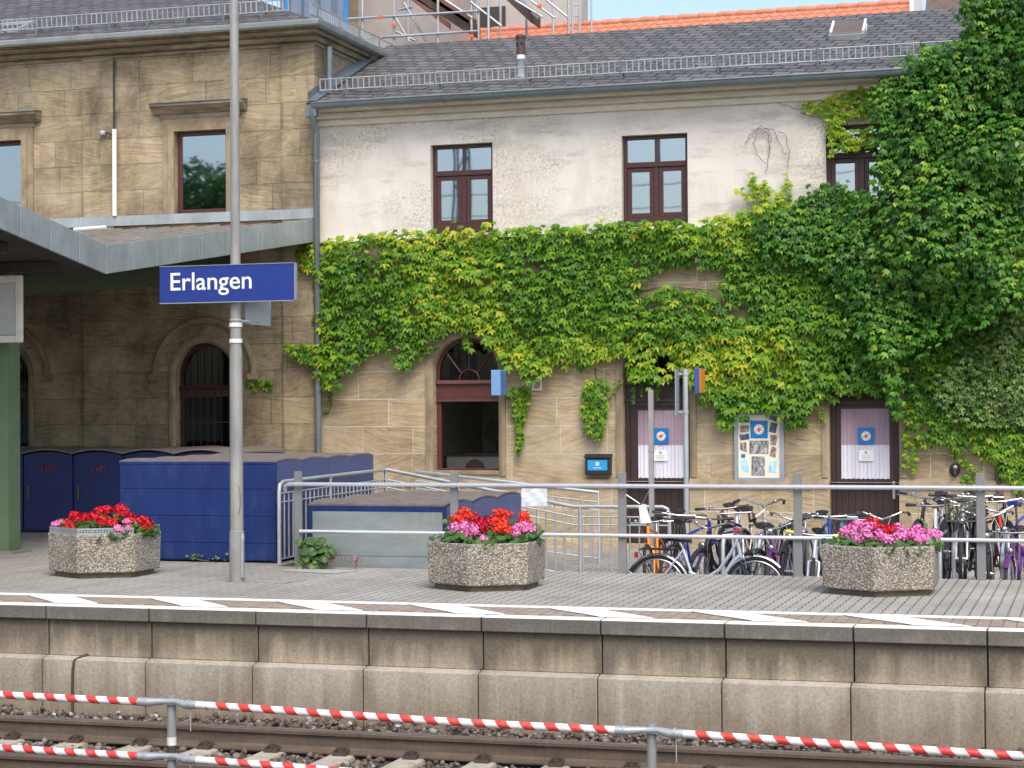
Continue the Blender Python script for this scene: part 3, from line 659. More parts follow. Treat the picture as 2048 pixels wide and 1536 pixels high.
# upper windows
def frame_rect(mb, xa, xb, za, zb, y0, y1, w_, wb=None):
    wb = wb or w_
    mb.box(xa, xa+w_, y0, y1, za, zb); mb.box(xb-w_, xb, y0, y1, za, zb); mb.box(xa+w_, xb-w_, y0, y1, zb-w_, zb); mb.box(xa+w_, xb-w_, y0, y1, za, za+wb)
def upper_window(cx, tilt=0.0):
    xa, xb = cx-hw+.004, cx+hw-.004; za, zb = W_Z0+.012, W_Z1-.004; y = WY+.10; zt_ = za+.855
    m = MB(); frame_rect(m, xa, xb, za, zb, y, y+.07, .05, .135); m.box(xa+.05, xb-.05, y-.012, y+.068, zt_, zt_+.075); m.box(cx-.018, cx+.018, y+.004, y+.064, zt_+.0751, zb-.0501)
    m.box(cx-.035, cx+.035, y+.002, y+.066, za+.1351, zt_-.001)
    m.box(xa+.004, xb-.004, y-.03, y-.002, za+.001, za+.05)
    f = m.build("window", M_winframe, sb, bevel=.004)
    for a, b in ((xa+.052, cx-.037), (cx+.037, xb-.052)):
        s = MB(); frame_rect(s, a, b, za+.137, zt_-.003, y+.012, y+.055, .062, .06); s.build("sash", M_winframe, f, bevel=.004)
        p = MB(); p.box(a+.06, b-.06, y+.03, y+.036, za+.195, zt_-.063); p.build("pane", M_glass, f)
    p = MB(); p.box(xa+.049, xb-.049, y+.034, y+.04, zt_+.074, zb-.049); p.build("pane", M_glass, f)
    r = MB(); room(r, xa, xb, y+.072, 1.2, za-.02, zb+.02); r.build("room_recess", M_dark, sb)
    c = MB()
    for k in range(0):
        a, b = ((xa+.05, cx-.12), (cx+.12, xb-.05))[k]; n = 18
        V = [(a+(b-a)*i/n, y+.14+.018*math.sin(i*2.1), z) for z in (za+.14, zt_-.02) for i in range(n+1)]
        c.add(V, [(i, i+1, n+2+i, n+1+i) for i in range(n)])
for c in AX[:4]: upper_window(c)
# fan light window with open lower half
def fanlight(xa, xb, zt0, zt1, ztop_, Y, parent, mat, gm, spokes=True):
    """arched top light: frame, half round muntin, spokes, pane; returns the frame"""
    r = (xb-xa)/2-.004; c = (xa+xb)/2; zs = ztop_-(xb-xa)/2; N = 20; y0, y1 = Y, Y+.07; wf = .05
    m = MB(); out = [(c-r*math.cos(math.pi*i/N), zs+r*math.sin(math.pi*i/N)) for i in range(N+1)]; inn = [(c-(r-wf)*math.cos(math.pi*i/N), zs+(r-wf)*math.sin(math.pi*i/N)) for i in range(N+1)]
    out = [(c-r, zt1)]+out+[(c+r, zt1)]; inn = [(c-r+wf, zt1)]+inn+[(c+r-wf, zt1)]
    for (a, b, d, e) in zip(out[:-1], out[1:], inn[1:], inn[:-1]):
        m.add([(a[0], y0, a[1]), (b[0], y0, b[1]), (d[0], y0, d[1]), (e[0], y0, e[1]), (a[0], y1, a[1]), (b[0], y1, b[1]), (d[0], y1, d[1]), (e[0], y1, e[1])], [(0, 1, 2, 3), (7, 6, 5, 4), (3, 2, 6, 7), (0, 4, 5, 1)])
    if spokes:
        ri = .155; m.tube([(c-ri*math.cos(math.pi*i/14), Y+.03, zt1+.0+ri*math.sin(math.pi*i/14)) for i in range(15)], .014, 6)
        for an in (40, 90, 140): m.tube([(c+ri*math.cos(R_(an)), Y+.03, zt1+ri*math.sin(R_(an))), (c+(r-.01)*math.cos(R_(an)), Y+.03, zs+(r-.01)*math.sin(R_(an)) if an != 90 else zs+r-.02)], .012, 6)
    f = m.build("fan_light", mat, parent)
    p = MB(); p.prism(out, Y+.045, Y+.05, 'y'); p.build("pane", gm, f)
    t = MB(); t.prism([(Y-.05, zt1-.055), (Y-.03, zt1-.002), (Y+.07, zt1-.002), (Y+.07, zt1-.055)], xa+.003, xb-.003, 'x'); t.box(xa+.003, xb-.003, Y, Y+.068, zt0+.035, zt1-.056); t.prism([(Y-.03, zt0), (Y-.025, zt0+.034), (Y+.07, zt0+.034), (Y+.07, zt0)], xa+.003, xb-.003, 'x')
    t.build("transom", mat, f); return f
zt1 = ZY(930, 760, WY+.15); zt0 = ZY(930, 803, WY+.15)
fanlight(FX[0], FX[1], zt0, zt1, 2.745, WY+.12, sb, M_fanframe, M_glassdark)
m = MB(); m.box(FX[0]+.003, FX[0]+.07, WY+.13, WY+.2, .785, zt0); m.box(FX[1]-.045, FX[1]-.003, WY+.13, WY+.2, .785, zt0); m.box(FX[0]+.071, FX[1]-.046, WY+.13, WY+.2, .785, .81); m.build("open_window_frame", M_fanframe, sb, bevel=.005)
m = MB(); m.box(FX[0], FX[1], WY-.05, WY+.29, .72, .782); m.build("window_sill", M_wingtrim, sb, bevel=.01)
m = MB(); room(m, -1.1, 1.3, WY+.28, 3.6, -.3, 3.1); m.build("office_room", M_room, sb)
# things in the office seen through the open window
d = thing("office_counter", "pale office counter seen through the open ground floor window", "counter", (-.1, 13.6, -.3))
MB().box(-.9, .42, 13.45, 14.1, -.29, .96).build("body", M_room, d); MB().box(-.95, .45, 13.40, 14.15, .962, 1.0).build("top", mk("counter_top", (.08, .075, .07), .5), d)
mo = thing("computer_monitor", "tilted black computer monitor on the office counter indoors", "monitor", (-.18, 13.65, 1.0))
MB().box(-.30, -.02, 13.6, 13.75, 1.001, 1.03).build("foot", M_black, mo); MB().tube([(-.16, 13.68, 1.02), (-.14, 13.68, 1.2)], .02, 8).build("stem", M_black, mo)
q = MB().box(-.17, .17, -.02, .02, -.15, .15); q.v = [(-.13+a*.93+c*.36, 13.62+b, 1.34-a*.36+c*.93) for a, b, c in q.v]; q.build("screen", M_black, mo, bevel=.006)
ch = thing("desk_chair", "dark brown rounded chair back just inside the open window", "chair", (-.17, 12.75, -.3))
q = MB(); q.ell((-.22, 12.78, .66), .19, .07, .27); q.build("backrest", mk("brown_chair_cover", (.035, .02, .014), .8), ch, smooth=True)
q = MB(); q.box(-.4, -.04, 12.6, 12.95, .16, .22); q.tube([(-.22, 12.78, -.28), (-.22, 12.78, .17)], .03); q.tube([(-.22, 12.80, .2), (-.22, 12.82, .5)], .025); q.build("seat", M_black, ch)
# doors
LOGO = []
def emblem(parent, cx, cz, y, s):
    """blue poster square with round charity emblem: white disc, yellow corner swooshes, red cross"""
    m = MB().box(cx-s/2, cx+s/2, y-.004, y, cz-s/2, cz+s/2); p = m.build("poster", M_posterblue, parent)
    r = s*.29; yy = y-.005
    q = MB().prism([(cx+r*math.cos(a), cz+r*math.sin(a)) for a in np.linspace(0, 2*math.pi, 33)[:-1]], yy-.001, yy, 'y'); q.build("emblem_disc", M_paper, p)
    q = MB()
    for s_ in (1, -1):
        A = [(cx+s_*r*.92*math.cos(R_(t)), cz+s_*r*.92*math.sin(R_(t))) for t in (18, 28, 38, 48, 56)]; q.prism(A+[(cx+s_*r*.52*math.cos(R_(t)), cz+s_*r*.52*math.sin(R_(t))) for t in (56, 18)], yy-.003, yy-.0015, 'y')
    q.build("emblem_yellow", M_yellow, p)
    q = MB(); a = r*.12; L = r*.46
    for k in range(4):
        th = k*math.pi/2; c_, s__ = math.cos(th), math.sin(th); P = [(a*.6, a*.6), (L, a*1.7), (L, -a*1.7), (a*.6, -a*.6)]
        q.prism([(cx+x*c_-z*s__, cz-.01*s+x*s__+z*c_) for x, z in P], yy-.0055, yy-.0035-.0002*k, 'y')
    q.prism([(cx-a, cz-.01*s-a), (cx+a, cz-.01*s-a), (cx+a, cz-.01*s+a), (cx-a, cz-.01*s+a)], yy-.006, yy-.0034, 'y'); q.build("emblem_cross", M_red, p)
    q = MB()
    for t in list(range(75, 200, 13))+list(range(255, 350, 13)):
        e = .82; x0, z0 = cx+r*e*math.cos(R_(t)), cz+r*e*math.sin(R_(t)); q.prism([(x0-.07*r, z0-.07*r), (x0+.07*r, z0-.07*r), (x0+.07*r, z0+.07*r), (x0-.07*r, z0+.07*r)], yy-.0025, yy-.0012, 'y')
    q.build("emblem_lettering", M_emblemgrey, p)
def door(xa, xb, k):
    Y = WY+.10; zb = zl = ZY(1310, 803, WY+.1); z0 = -.255
    c = (xa+xb)/2
    f = fanlight(xa, xb, zl, zl+.30, 2.72, Y, sb, M_doorbrown, M_glassdark)
    m = MB(); w_ = .07; m.box(xa+.003, xa+w_, Y-.01, Y+.07, z0, zl-.002); m.box(xb-w_, xb-.003, Y-.01, Y+.07, z0, zl-.002); m.box(xa+w_+.001, xb-w_-.001, Y-.01, Y+.07, zl-.07, zl-.002)
    d = m.build("door", M_doorbrown, sb, bevel=.004)
    gx0, gx1, gz0, gz1 = xa+.185, xb-.105, ZY(1310, 957, Y), ZY(1310, 820, Y)
    if k == 1: gx0, gx1 = XY(1682, 880, Y), XY(1779, 880, Y)
    a, b = xa+w_+.002, xb-w_-.002; t = zl-.072
    m = MB(); m.box(a, gx0, Y+.012, Y+.06, z0+.01, t); m.box(gx1, b, Y+.012, Y+.06, z0+.01, t); m.box(gx0+.0005, gx1-.0005, Y+.012, Y+.06, gz1, t); m.box(gx0+.0005, gx1-.0005, Y+.012, Y+.06, gz0-.11, gz0)
    n = 7
    for i in range(n): m.box(gx0+.001+(gx1-gx0-.002)*i/n+.0012, gx0+.001+(gx1-gx0-.002)*(i+1)/n-.0012, Y+.022, Y+.055, z0+.16, gz0-.1105)
    m.box(gx0, gx1, Y+.034, Y+.05, z0+.16, gz0-.111); m.box(gx0+.0005, gx1-.0005, Y+.012, Y+.06, z0+.01, z0+.158)
    lf = m.build("door_leaf", M_doorbrown, d, bevel=.003)
    zc = ZY(1310, 890, Y)
    for nm, mt, zz0, zz1, amp in (("pink_curtain", M_pink, zc-.005, gz1, .004), ("lace_curtain", M_lace, gz0, zc, .006)):
        q = MB(); n = 40; V = [(gx0+(gx1-gx0)*i/n, Y+.026+amp*math.sin(i*1.9)+amp*.6*math.sin(i*.7), z+(0.012*abs(math.sin(i*.78)) if (z == zz0 and nm == "lace_curtain") else 0)) for z in (zz0, zz1) for i in range(n+1)]
        q.add(V, [(i, i+1, n+2+i, n+1+i) for i in range(n)]); q.build(nm, mt, d)
    MB().box(gx0, gx1, Y+.05, Y+.056, gz0-.01, gz1+.01).build("backing_board", M_dark, d)
    px = (1322, 1732)[k]; s = .225
    ex = XY(px, 872, Y); emblem(d, ex, ZY(px, 872, Y), Y+.006, s)
    nx = XY(1321 if k == 0 else 1732, 910, Y); nz = ZY(1321, 911, Y)
    q = MB().box(nx-.10, nx+.10, Y-.001, Y+.002, nz-.075, nz+.075); pp = q.build("notice_sheet", M_paper, d)
    q = MB().box(nx-.02, nx+.02, Y-.003, Y-.0015, nz+.025, nz+.06); 
    for r in range(3): q.box(nx-.06, nx+.06, Y-.003, Y-.0015, nz-.05+.022*r, nz-.045+.022*r)
    q.build("notice_print", M_emblemgrey, pp)
    if k == 1:
        hx = XY(1788, 965, Y); MB().box(hx-.02, hx+.02, Y-.03, Y+.011, ZY(1788, 998, Y), ZY(1788, 963, Y)).build("handle", M_alu, d, bevel=.004)
for k in (0, 1): door(*D_X[k], k)
m = MB()
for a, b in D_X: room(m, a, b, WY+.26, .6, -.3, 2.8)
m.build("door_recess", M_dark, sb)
# cornice, gutter, roof
m = MB(); m.prism([(WY+.1, 5.97), (WY-.05, 5.97), (WY-.05, 6.045), (WY-.03, 6.05), (WY-.03, 6.068), (WY-.12, 6.072), (WY-.12, 6.14), (WY-.095, 6.145), (WY-.095, 6.165), (WY-.20, 6.18), (WY-.225, 6.23), (WY-.205, 6.235), (WY-.205, 6.25), (WY-.285, 6.255), (WY-.285, 6.285), (WY+.1, 6.285)], XL, XR, 'x'); m.build("cornice", M_plastertrim, sb)
GY = WY-.42; gz = ZY(1188, 174, GY)
m = MB(); nseg = 10; prof = [(GY+.075*math.cos(math.pi+math.pi*i/nseg), gz-.01+.085*math.sin(math.pi+math.pi*i/nseg)) for i in range(nseg+1)]
inner = [(GY+.069*math.cos(math.pi+math.pi*i/nseg), gz-.01+.079*math.sin(math.pi+math.pi*i/nseg)) for i in range(nseg+1)]
m.prism(prof+inner[::-1], XL+.08, XR, 'x'); m.tube([(XL+.08, GY-.078, gz-.005), (XR, GY-.078, gz-.005)], .011, 8)
for k in range(12):
    xx = XL+.6+k*1.55; m.tube([(xx, GY+.080*math.cos(math.pi+math.pi*i/8), gz-.01+.090*math.sin(math.pi+math.pi*i/8)) for i in range(9)], .009, 5)
m.build("gutter", M_zincdark, sb, smooth=True)
m = MB(); m.box(XL+.06, XR, WY-.29, WY-.265, 6.287, gz-.02); m.box(XL+.06, XR, WY-.36, WY+.1, 6.286, 6.30); m.build("eave_flashing", M_zincflash, sb)
RZ0 = gz+.015; RY0 = GY+.02; RIDGE = 15.05
def roofz(y): return RZ0+.426*(y-RY0)
m = MB(); m.prism([(RY0, RZ0-.03), (RY0, RZ0), (RIDGE, roofz(RIDGE)), (RIDGE+3.4, roofz(RIDGE)-1.45), (RIDGE+3.4, roofz(RIDGE)-1.5), (RIDGE, roofz(RIDGE)-.06)], XL-.03, XR, 'x')
rf = m.build("roof", M_slate, sb)
m = MB(); m.box(XL, XR, WY+.25, RIDGE+3, 4.0, 4.1); m.box(XR-.2, XR, WY+.01, RIDGE+3, -.5, 6.2); m.box(XL, XR, RIDGE+2.9, RIDGE+3, -.5, 6.2); m.build("inner_wall", M_room, sb)
# snow guards (ladder grids) on the slates
def snow_guard(x0, x1, base, up_, lab, cat_parent, n_post, pitch=.088):
    """base(x) -> foot point on the roof; up_ = unit direction the grid leans"""
    b0, b1 = np.array(base(x0)), np.array(base(x1)); L = np.linalg.norm(b1-b0); d = (b1-b0)/L; u = np.array(up_)
    m = MB(); h = .21
    for t in (.045, h): m.tube([b0+u*t, b1+u*t], .0105, 6)
    for i in range(int(L/pitch)+1): m.tube([b0+d*i*pitch+u*.045, b0+d*i*pitch+u*h], .0095, 5)
    q = m; m.cur = 1
    for i in range(n_post):
        p_ = b0+d*(L*(i+.3)/n_post); q.tube([p_-u*.10, p_+u*(h+.03)], .015, 6); q.tube([p_+u*.06, p_-u*.02+np.array([0, .22, .08])], .011, 5)
    m.build("snow_guard", [M_galv, M_zincdark], cat_parent)
gy = RY0+.34
snow_guard(XL+.06, XR, lambda x: (x, gy, roofz(gy)+.04), (0, -.08, .99), None, sb, 13)
# vent pipe and skylight
vx, vy = XY(1042, 160, 12.45), 12.45; vz = roofz(vy)
v = MB(); v.lathe([(.085, -.03), (.085, .0), (.062, .01), (.062, .24), (.066, .245), (.066, .25)], (vx, vy, vz), 18); vp = v.build("vent_pipe", M_zincflash, sb, smooth=True)
MB().lathe([(.064, .25), (.064, .31)], (vx, vy, vz), 18).build("pipe_collar", M_whitepipe, vp, smooth=True)
zc0 = vz+.312; v = MB(); v.lathe([(.066, 0), (.066, .24), (.078, .25), (.078, .29), (.05, .30)], (vx, vy, zc0), 18); v.build("pipe_cowl", M_brownpipe, vp, smooth=True)
v = MB()
for an in (-125, -62): v.ell((vx+.064*math.cos(R_(an)), vy+.064*math.sin(R_(an)), zc0+.17), .022, .012, .036, 10, 6)
v.build("cowl_opening", M_black, vp, smooth=True)
# open hinged skylight
def rp(px, py):
    d_ = ray(px, py); t = (RZ0-CAM[2]-.426*(RY0-CAM[1]))/(d_[2]-.426*d_[1]); return CAM+d_*t
a, b, c, e = [rp(*q) for q in [(1657, 81), (1727, 78), (1727, 50), (1660, 53)]]
nrm = np.array([0, -.392, .92])
m = MB(); xs0, xs1, y0, y1 = a[0], b[0], a[1], a[1]+.62
def fr(mb, x0, x1, y0_, y1_, h0, h1, lift=0):
    P = lambda x, y, h: (x, y-.392*h, roofz(y)+.92*h); mb.add([P(x0, y0_, h0), P(x1, y0_, h0), P(x1, y1_, h0), P(x0, y1_, h0), P(x0, y0_, h1), P(x1, y0_, h1), P(x1, y1_, h1), P(x0, y1_, h1)], [(0, 3, 2, 1), (4, 5, 6, 7), (0, 1, 5, 4), (1, 2, 6, 5), (2, 3, 7, 6), (3, 0, 4, 7)])
w_ = .035
for q in ((xs0, xs1, y0, y0+w_), (xs0, xs1, y1-w_, y1), (xs0, xs0+w_, y0+w_, y1-w_), (xs1-w_, xs1, y0+w_, y1-w_)): fr(m, *q, -.02, .07)
skl = m.build("skylight", M_zincflash, sb)
MB().add([(xs0+w_, y0+w_, roofz(y0+w_)+.012), (xs1-w_, y0+w_, roofz(y0+w_)+.012), (xs1-w_, y1-w_, roofz(y1)+.0), (xs0+w_, y1-w_, roofz(y1))], [(0, 1, 2, 3)]).build("opening", M_dark, skl)
hy, hz = y0+.42, roofz(y0)+.36; ly, lz = y0+.06, roofz(y0)+.12
m = MB(); P = [(xs0+.02, hy, hz), (xs1-.02, hy, hz), (xs1-.02, ly, lz), (xs0+.02, ly, lz)]; Q = [(x, y-.01, z-.03) for x, y, z in P]; m.add(P+Q, [(0, 1, 2, 3), (7, 6, 5, 4), (0, 4, 5, 1), (1, 5, 6, 2), (2, 6, 7, 3), (3, 7, 4, 0)]); lid = m.build("lid", mk("skylight_lid_brown", (.13, .10, .085), .5), skl)
m = MB(); m.tube([P[0], P[3]], .02, 6); m.tube([P[1], P[2]], .02, 6); m.tube([(xs0, y0+.3, roofz(y0+.3)+.03), P[0]], .010, 5); m.tube([(xs1, y0+.3, roofz(y0+.3)+.03), P[1]], .010, 5); m.build("lid_edge", M_whitepipe, lid)
# downpipe at the junction
dpx = XY(634, 300, 11.80)
m = MB(); m.tube([(dpx+.02, GY, gz-.08), (dpx+.02, GY, gz-.2), (dpx, 11.78, gz-.42), (dpx, 11.78, -.1)], .048, 12)
for z in (5.4, 3.6, 2.0, .8): m.tube([(dpx, 11.78, z), (dpx, 11.78, z+.035)], .055, 12)
m.build("downpipe", M_zincdark, sb, smooth=True)
m = MB(); m.box(dpx-.09, dpx+.09, GY-.03, GY+.08, gz-.20, gz-.07); m.build("rainwater_head", M_zincdark, sb)

# ================================================================ SANDSTONE WING
WW = 11.90; wx0, wx1 = -16.0, XL
wg = thing("sandstone_wing", "taller weathered sandstone station wing behind the platform canopy", "building", (-6, WW, 0))
WC = [-4.325, -7.875, -11.4]; AC = [-4.29, -7.83, -11.4]
m = MB(); facade(m, wx0, wx1, 4.70, 7.2, WW, [(c-.44, c+.44, 4.70, 6.0, False) for c in WC], .15); facade(m, wx0, wx1, -.05, 4.70, WW, [(c-.48, c+.48, .65, 2.73, True) for c in AC], .3)
m.add([(wx1, WW, -.05), (wx1, 20, -.05), (wx1, 20, 7.3), (wx1, WW, 7.3)], [(0, 1, 2, 3)]); m.build("wall", M_wing, wg)
m = MB()
for a, b in ((-2.955, -2.425), (-6.34, -5.81), (-9.9, -9.37)): m.box(a, b, WW-.045, WW-.002, -.04, 7.19)
m.build("pilaster", M_wing, wg)
for c in WC:
    xa, xb, za, zb = c-.44, c+.44, 4.705, 5.995
    q = MB(); yy = WW
    for t0, t1, pr in ((0, .10, .05), (.10, .2, .03)):
        q.box(xa-t1, xa-t0, yy-pr, yy-.002, 4.70, zb+t0); q.box(xb+t0, xb+t1, yy-pr, yy-.002, 4.70, zb+t0); q.box(xa-t1, xb+t1, yy-pr, yy-.0025, zb+t0+.001, zb+t1)
    su = q.build("window_surround", M_wingtrim, wg)
    q = MB(); h0 = zb+.20; e = .34
    q.box(xa-.24, xb+.24, yy-.04, yy-.002, h0+.001, h0+.07); q.prism([(yy-.001, h0+.071), (yy-.07, h0+.071), (yy-.19, h0+.17), (yy-.21, h0+.175), (yy-.21, h0+.215), (yy-.001, h0+.235)], xa-e, xb+e, 'x'); q.build("window_hood", M_cornice_dark, su)
    MB().prism([(yy-.001, h0+.237), (yy-.225, h0+.218), (yy-.225, h0+.232), (yy-.001, h0+.25)], xa-e-.01, xb+e+.01, 'x').build("hood_flashing", M_zincdark, su)
    q = MB(); frame_rect(q, xa+.003, xb-.003, za, zb, yy+.08, yy+.14, .065, .09); f = q.build("window", mk("wing_window_frame", (.085, .026, .022), .42), wg, bevel=.005)
    MB().box(xa+.06, xb-.06, yy+.105, yy+.112, za+.08, zb-.06).build("pane", M_glass, f)
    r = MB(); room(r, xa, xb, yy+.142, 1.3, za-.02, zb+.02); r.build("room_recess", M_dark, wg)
for c in AC:
    xa, xb = c-.48, c+.48; surround(xa, xb, .66, 2.73, WW-.0, .10, M_wingtrim, wg)
    # hood mould: a half ring standing proud
    N = 24; zs = 2.73-.48; m = MB(); ri, ro = .78, .86
    m.tube([(c-(ri+.05)*math.cos(math.pi*i/N), WW-.02, zs+(ri+.05)*math.sin(math.pi*i/N)) for i in range(N+1)], .055, 8)
    m.box(c-ri-.13, c-ri+.03, WW-.07, WW-.003, zs-.09, zs-.0); m.box(c+ri-.03, c+ri+.13, WW-.07, WW-.003, zs-.09, zs-.0); m.build("arch_moulding", M_wingtrim, wg, smooth=True)
    Y = WW+.14; fl = fanlight(xa, xb, 1.98, 2.08, 2.73, Y, wg, M_winframe, M_glassdark, False)
    m = MB(); frame_rect(m, xa+.003, xb-.003, .66, 1.978, Y, Y+.07, .07); f = m.build("window", M_winframe, wg)
    MB().box(xa+.06, xb-.06, Y+.03, Y+.036, .72, 1.92).build("pane", M_glassdark, f)
    m = MB()
    for i in range(1, 8):
        xx = xa+.96*i/8; m.tube([(xx, Y-.03, .66), (xx, Y-.03, zs+math.sqrt(max(0, .46**2-(xx-c)**2)))], .0075, 5)
    for z in (1.0, 1.5): m.box(xa, xb, Y-.036, Y-.026, z, z+.02)
    m.build("window_bars", M_black, f)
    r = MB(); room(r, xa, xb, Y+.08, 1.0, .6, 2.8); r.build("room_recess", M_dark, wg)
# cornice all round the corner
CP = [(0, 0), (.045, 0), (.045, .07), (.025, .075), (.025, .095), (.13, .10), (.16, .15), (.16, .19), (.135, .195), (.135, .215), (.28, .23), (.31, .28), (.29, .285), (.29, .30), (.34, .305), (.34, .375), (0, .375)]; cz0 = ZY(300, 110, WW-.04); cz0 = 7.19; gz2 = ZY(300, 64, WW-.40); CH = (gz2-.045-cz0)/.375
m = MB(); n = len(CP); ex = XL
ring = []
for (o, h) in CP: ring.append([(wx0, WW-o, cz0+h*CH), (ex+o*.42, WW-o, cz0+h*CH), (ex+o*.42, 19, cz0+h*CH)])
V = [p for r in ring for p in r]
Fs = []
for i in range(n-1):
    for j in range(2): Fs.append((i*3+j, i*3+j+1, (i+1)*3+j+1, (i+1)*3+j))
m.add(V, Fs); m.build("cornice", M_cornice_dark, wg)
o_ = .40; oxs = ex+.17-ex-.40
m = MB(); pr = [(o_-.08, .0), (o_-.06, -.055), (o_, -.075), (o_+.06, -.055), (o_+.08, .0), (o_+.08, .012), (o_+.066, .012), (o_+.05, -.045), (o_, -.06), (o_-.05, -.045), (o_-.066, 0)]
ring = [[(wx0, WW-o, gz2+h), (ex+o+oxs, WW-o, gz2+h), (ex+o+oxs, 19, gz2+h)] for o, h in pr]; V = [p for r in ring for p in r]; n = len(pr)
m.add(V, [(i*3+j, i*3+j+1, ((i+1) % n)*3+j+1, ((i+1) % n)*3+j) for i in range(n) for j in range(2)]); m.build("gutter", M_zincflash, wg)
m = MB(); ring = [[(wx0, WW-o, gz2+h), (ex+o+oxs, WW-o, gz2+h), (ex+o+oxs, 19, gz2+h)] for o, h in ((.34, -.046), (.37, -.046), (.37, .0), (.1, .03), (.1, -.046))]; V = [p for r in ring for p in r]; m.add(V, [(i*3+j, i*3+j+1, ((i+1) % 5)*3+j+1, ((i+1) % 5)*3+j) for i in range(5) for j in range(2)]); m.build("eave_flashing", M_zincdark, wg)
RA2 = math.tan(R_(24)); e0 = WW-.34; ex2 = ex+.34+oxs; rz = gz2+.03; dd = 4.2
m = MB(); m.add([(wx0, e0, rz), (ex2, e0, rz), (ex2-dd, e0+dd, rz+dd*RA2), (wx0, e0+dd, rz+dd*RA2), (ex2, 19.5, rz), (ex2-dd, 19.5, rz+dd*RA2)], [(0, 1, 2, 3), (1, 4, 5, 2)]); m.build("roof", M_slate2, wg)
snow_guard(wx0+6.0, ex2-.55, lambda x: (x, e0+.38, rz+.38*RA2+.035), (0, -.08, .99), None, wg, 11)
snow_guard(e0+.55, 16.5, lambda y: (ex2-.28, y, rz+.28*RA2+.04), (.05, 0, .99), None, wg, 5, .07)
# roof light on the wing
P = [(x, y, z) for x, y, z in [PY(5, 52, e0+.9), PY(70, 28, e0+1.15), PY(85, 24, e0+1.15)]]
xa, xb = P[0][0]-.15, P[1][0]; y0, y1 = e0+.62, e0+1.15; zf = lambda y: rz+(y-e0)*RA2
m = MB(); th = .05
for (a, b, c_, d_) in ((xa, xb, y0, y0+.05), (xa, xb, y1-.05, y1), (xa, xa+.05, y0+.05, y1-.05), (xb-.05, xb, y0+.05, y1-.05)):
    m.add([(a, c_, zf(c_)-.01), (b, c_, zf(c_)-.01), (b, d_, zf(d_)-.01), (a, d_, zf(d_)-.01), (a, c_, zf(c_)+th), (b, c_, zf(c_)+th), (b, d_, zf(d_)+th), (a, d_, zf(d_)+th)], [(0, 3, 2, 1), (4, 5, 6, 7), (0, 1, 5, 4), (1, 2, 6, 5), (2, 3, 7, 6), (3, 0, 4, 7)])
sk = m.build("skylight", M_zincflash, wg); MB().add([(xa+.04, y0+.04, zf(y0+.04)+.01), (xb-.04, y0+.04, zf(y0+.04)+.01), (xb-.04, y1-.04, zf(y1-.04)+.01), (xa+.04, y1-.04, zf(y1-.04)+.01)], [(0, 1, 2, 3)]).build("opening", M_dark, sk)
# wall cable, lamp hook and white conduit, downpipe on the return
cx_ = XY(231, 300, WW-.06)
m = MB(); m.tube([(cx_-.0, WW-.06, 7.15), (cx_-.02, WW-.06, 6.9), (cx_-.02, WW-.06, 4.72)], .014, 6); m.tube([(cx_-.02, WW-.06, 5.95), (cx_-.10, WW-.1, 6.02), (cx_-.18, WW-.12, 6.02)], .014, 6); m.build("wall_cable", M_wire, wg)
m = MB(); m.box(cx_-.035, cx_+.025, WW-.10, WW-.061, ZY(231, 433, WW), ZY(231, 260, WW)); m.build("white_conduit", M_whitepipe, wg)
m = MB(); m.lathe([(.05, 0), (.06, .03), (.03, .07)], (cx_-.2, WW-.1, 5.99), 12); m.build("wall_lamp", M_galv, wg)
rx = XL+.12; m = MB(); m.tube([(rx, WW+.25, 7.2), (rx, WW+.25, 6.45)], .05, 10); m.build("downpipe", M_zincdark, wg, smooth=True)
m = MB().box(wx0, XL-.0, WW-.06, WW-.0455, ZY(560, 440, WW), ZY(560, 420, WW)); m.build("wall_flashing", M_zincflash, wg)
m = MB(); m.add([(XL+.0, RY0, RZ0+.03), (XL+.14, RY0, RZ0+.02), (XL+.14, 14.1, roofz(14.1)+.03), (XL, 14.1, roofz(14.1)+.16), (XL+.005, RY0, RZ0+.16)], [(0, 1, 2, 3), (0, 3, 4)]); m.build("valley_flashing", M_zincdark, wg)
# ================================================================ PLATFORM CANOPY
cn = thing("platform_canopy", "V-shaped platform canopy with grey zinc fascia butting against the sandstone wing", "canopy", (-6, 5.5, 0))
CXE = -2.45; VY, VZ = 5.54, 3.674; WYE, WZ = 11.85, 4.56; LY, LZ = .45, 4.43; H = .345
m = MB()
def fpan(y0, z0, y1, z1, n):
    for i in range(n):
        a, b = i/n, (i+1)/n; g = .011/abs(y1-y0)
        P = [(y0+(y1-y0)*t, z0+(z1-z0)*t) for t in (a+g, b-g)]
        m.prism([(P[0][0], P[0][1]-H), (P[1][0], P[1][1]-H), (P[1][0], P[1][1]), (P[0][0], P[0][1])], CXE-.03-.001*(i % 2), CXE, 'x')
fpan(VY+.0, VZ, WYE, WZ, 10); fpan(LY, LZ, VY, VZ, 8)
m.build("fascia", M_zinc, cn, bevel=.004)
m = MB(); e = .035
for y0, z0, y1, z1 in ((VY, VZ, WYE, WZ), (LY, LZ, VY, VZ)):
    m.prism([(y0, z0-H+.012), (y1, z1-H+.012), (y1, z1-.012), (y0, z0-.012)], CXE-.06, CXE-.032, 'x')
m.prism([(LY, LZ), (LY-.03, LZ), (LY-.03, LZ-H), (LY, LZ-H)], -60, CXE, 'x'); m.build("fascia_backing", M_zincdark, cn)
m = MB()
m.prism([(VY, VZ-.10), (WYE, WZ-.10), (WYE, WZ-.06), (VY, VZ-.06)], -60, CXE-.061, 'x'); m.prism([(VY, VZ-.10), (VY, VZ-.06), (LY, LZ-.06), (LY, LZ-.10)], -60, CXE-.061, 'x')
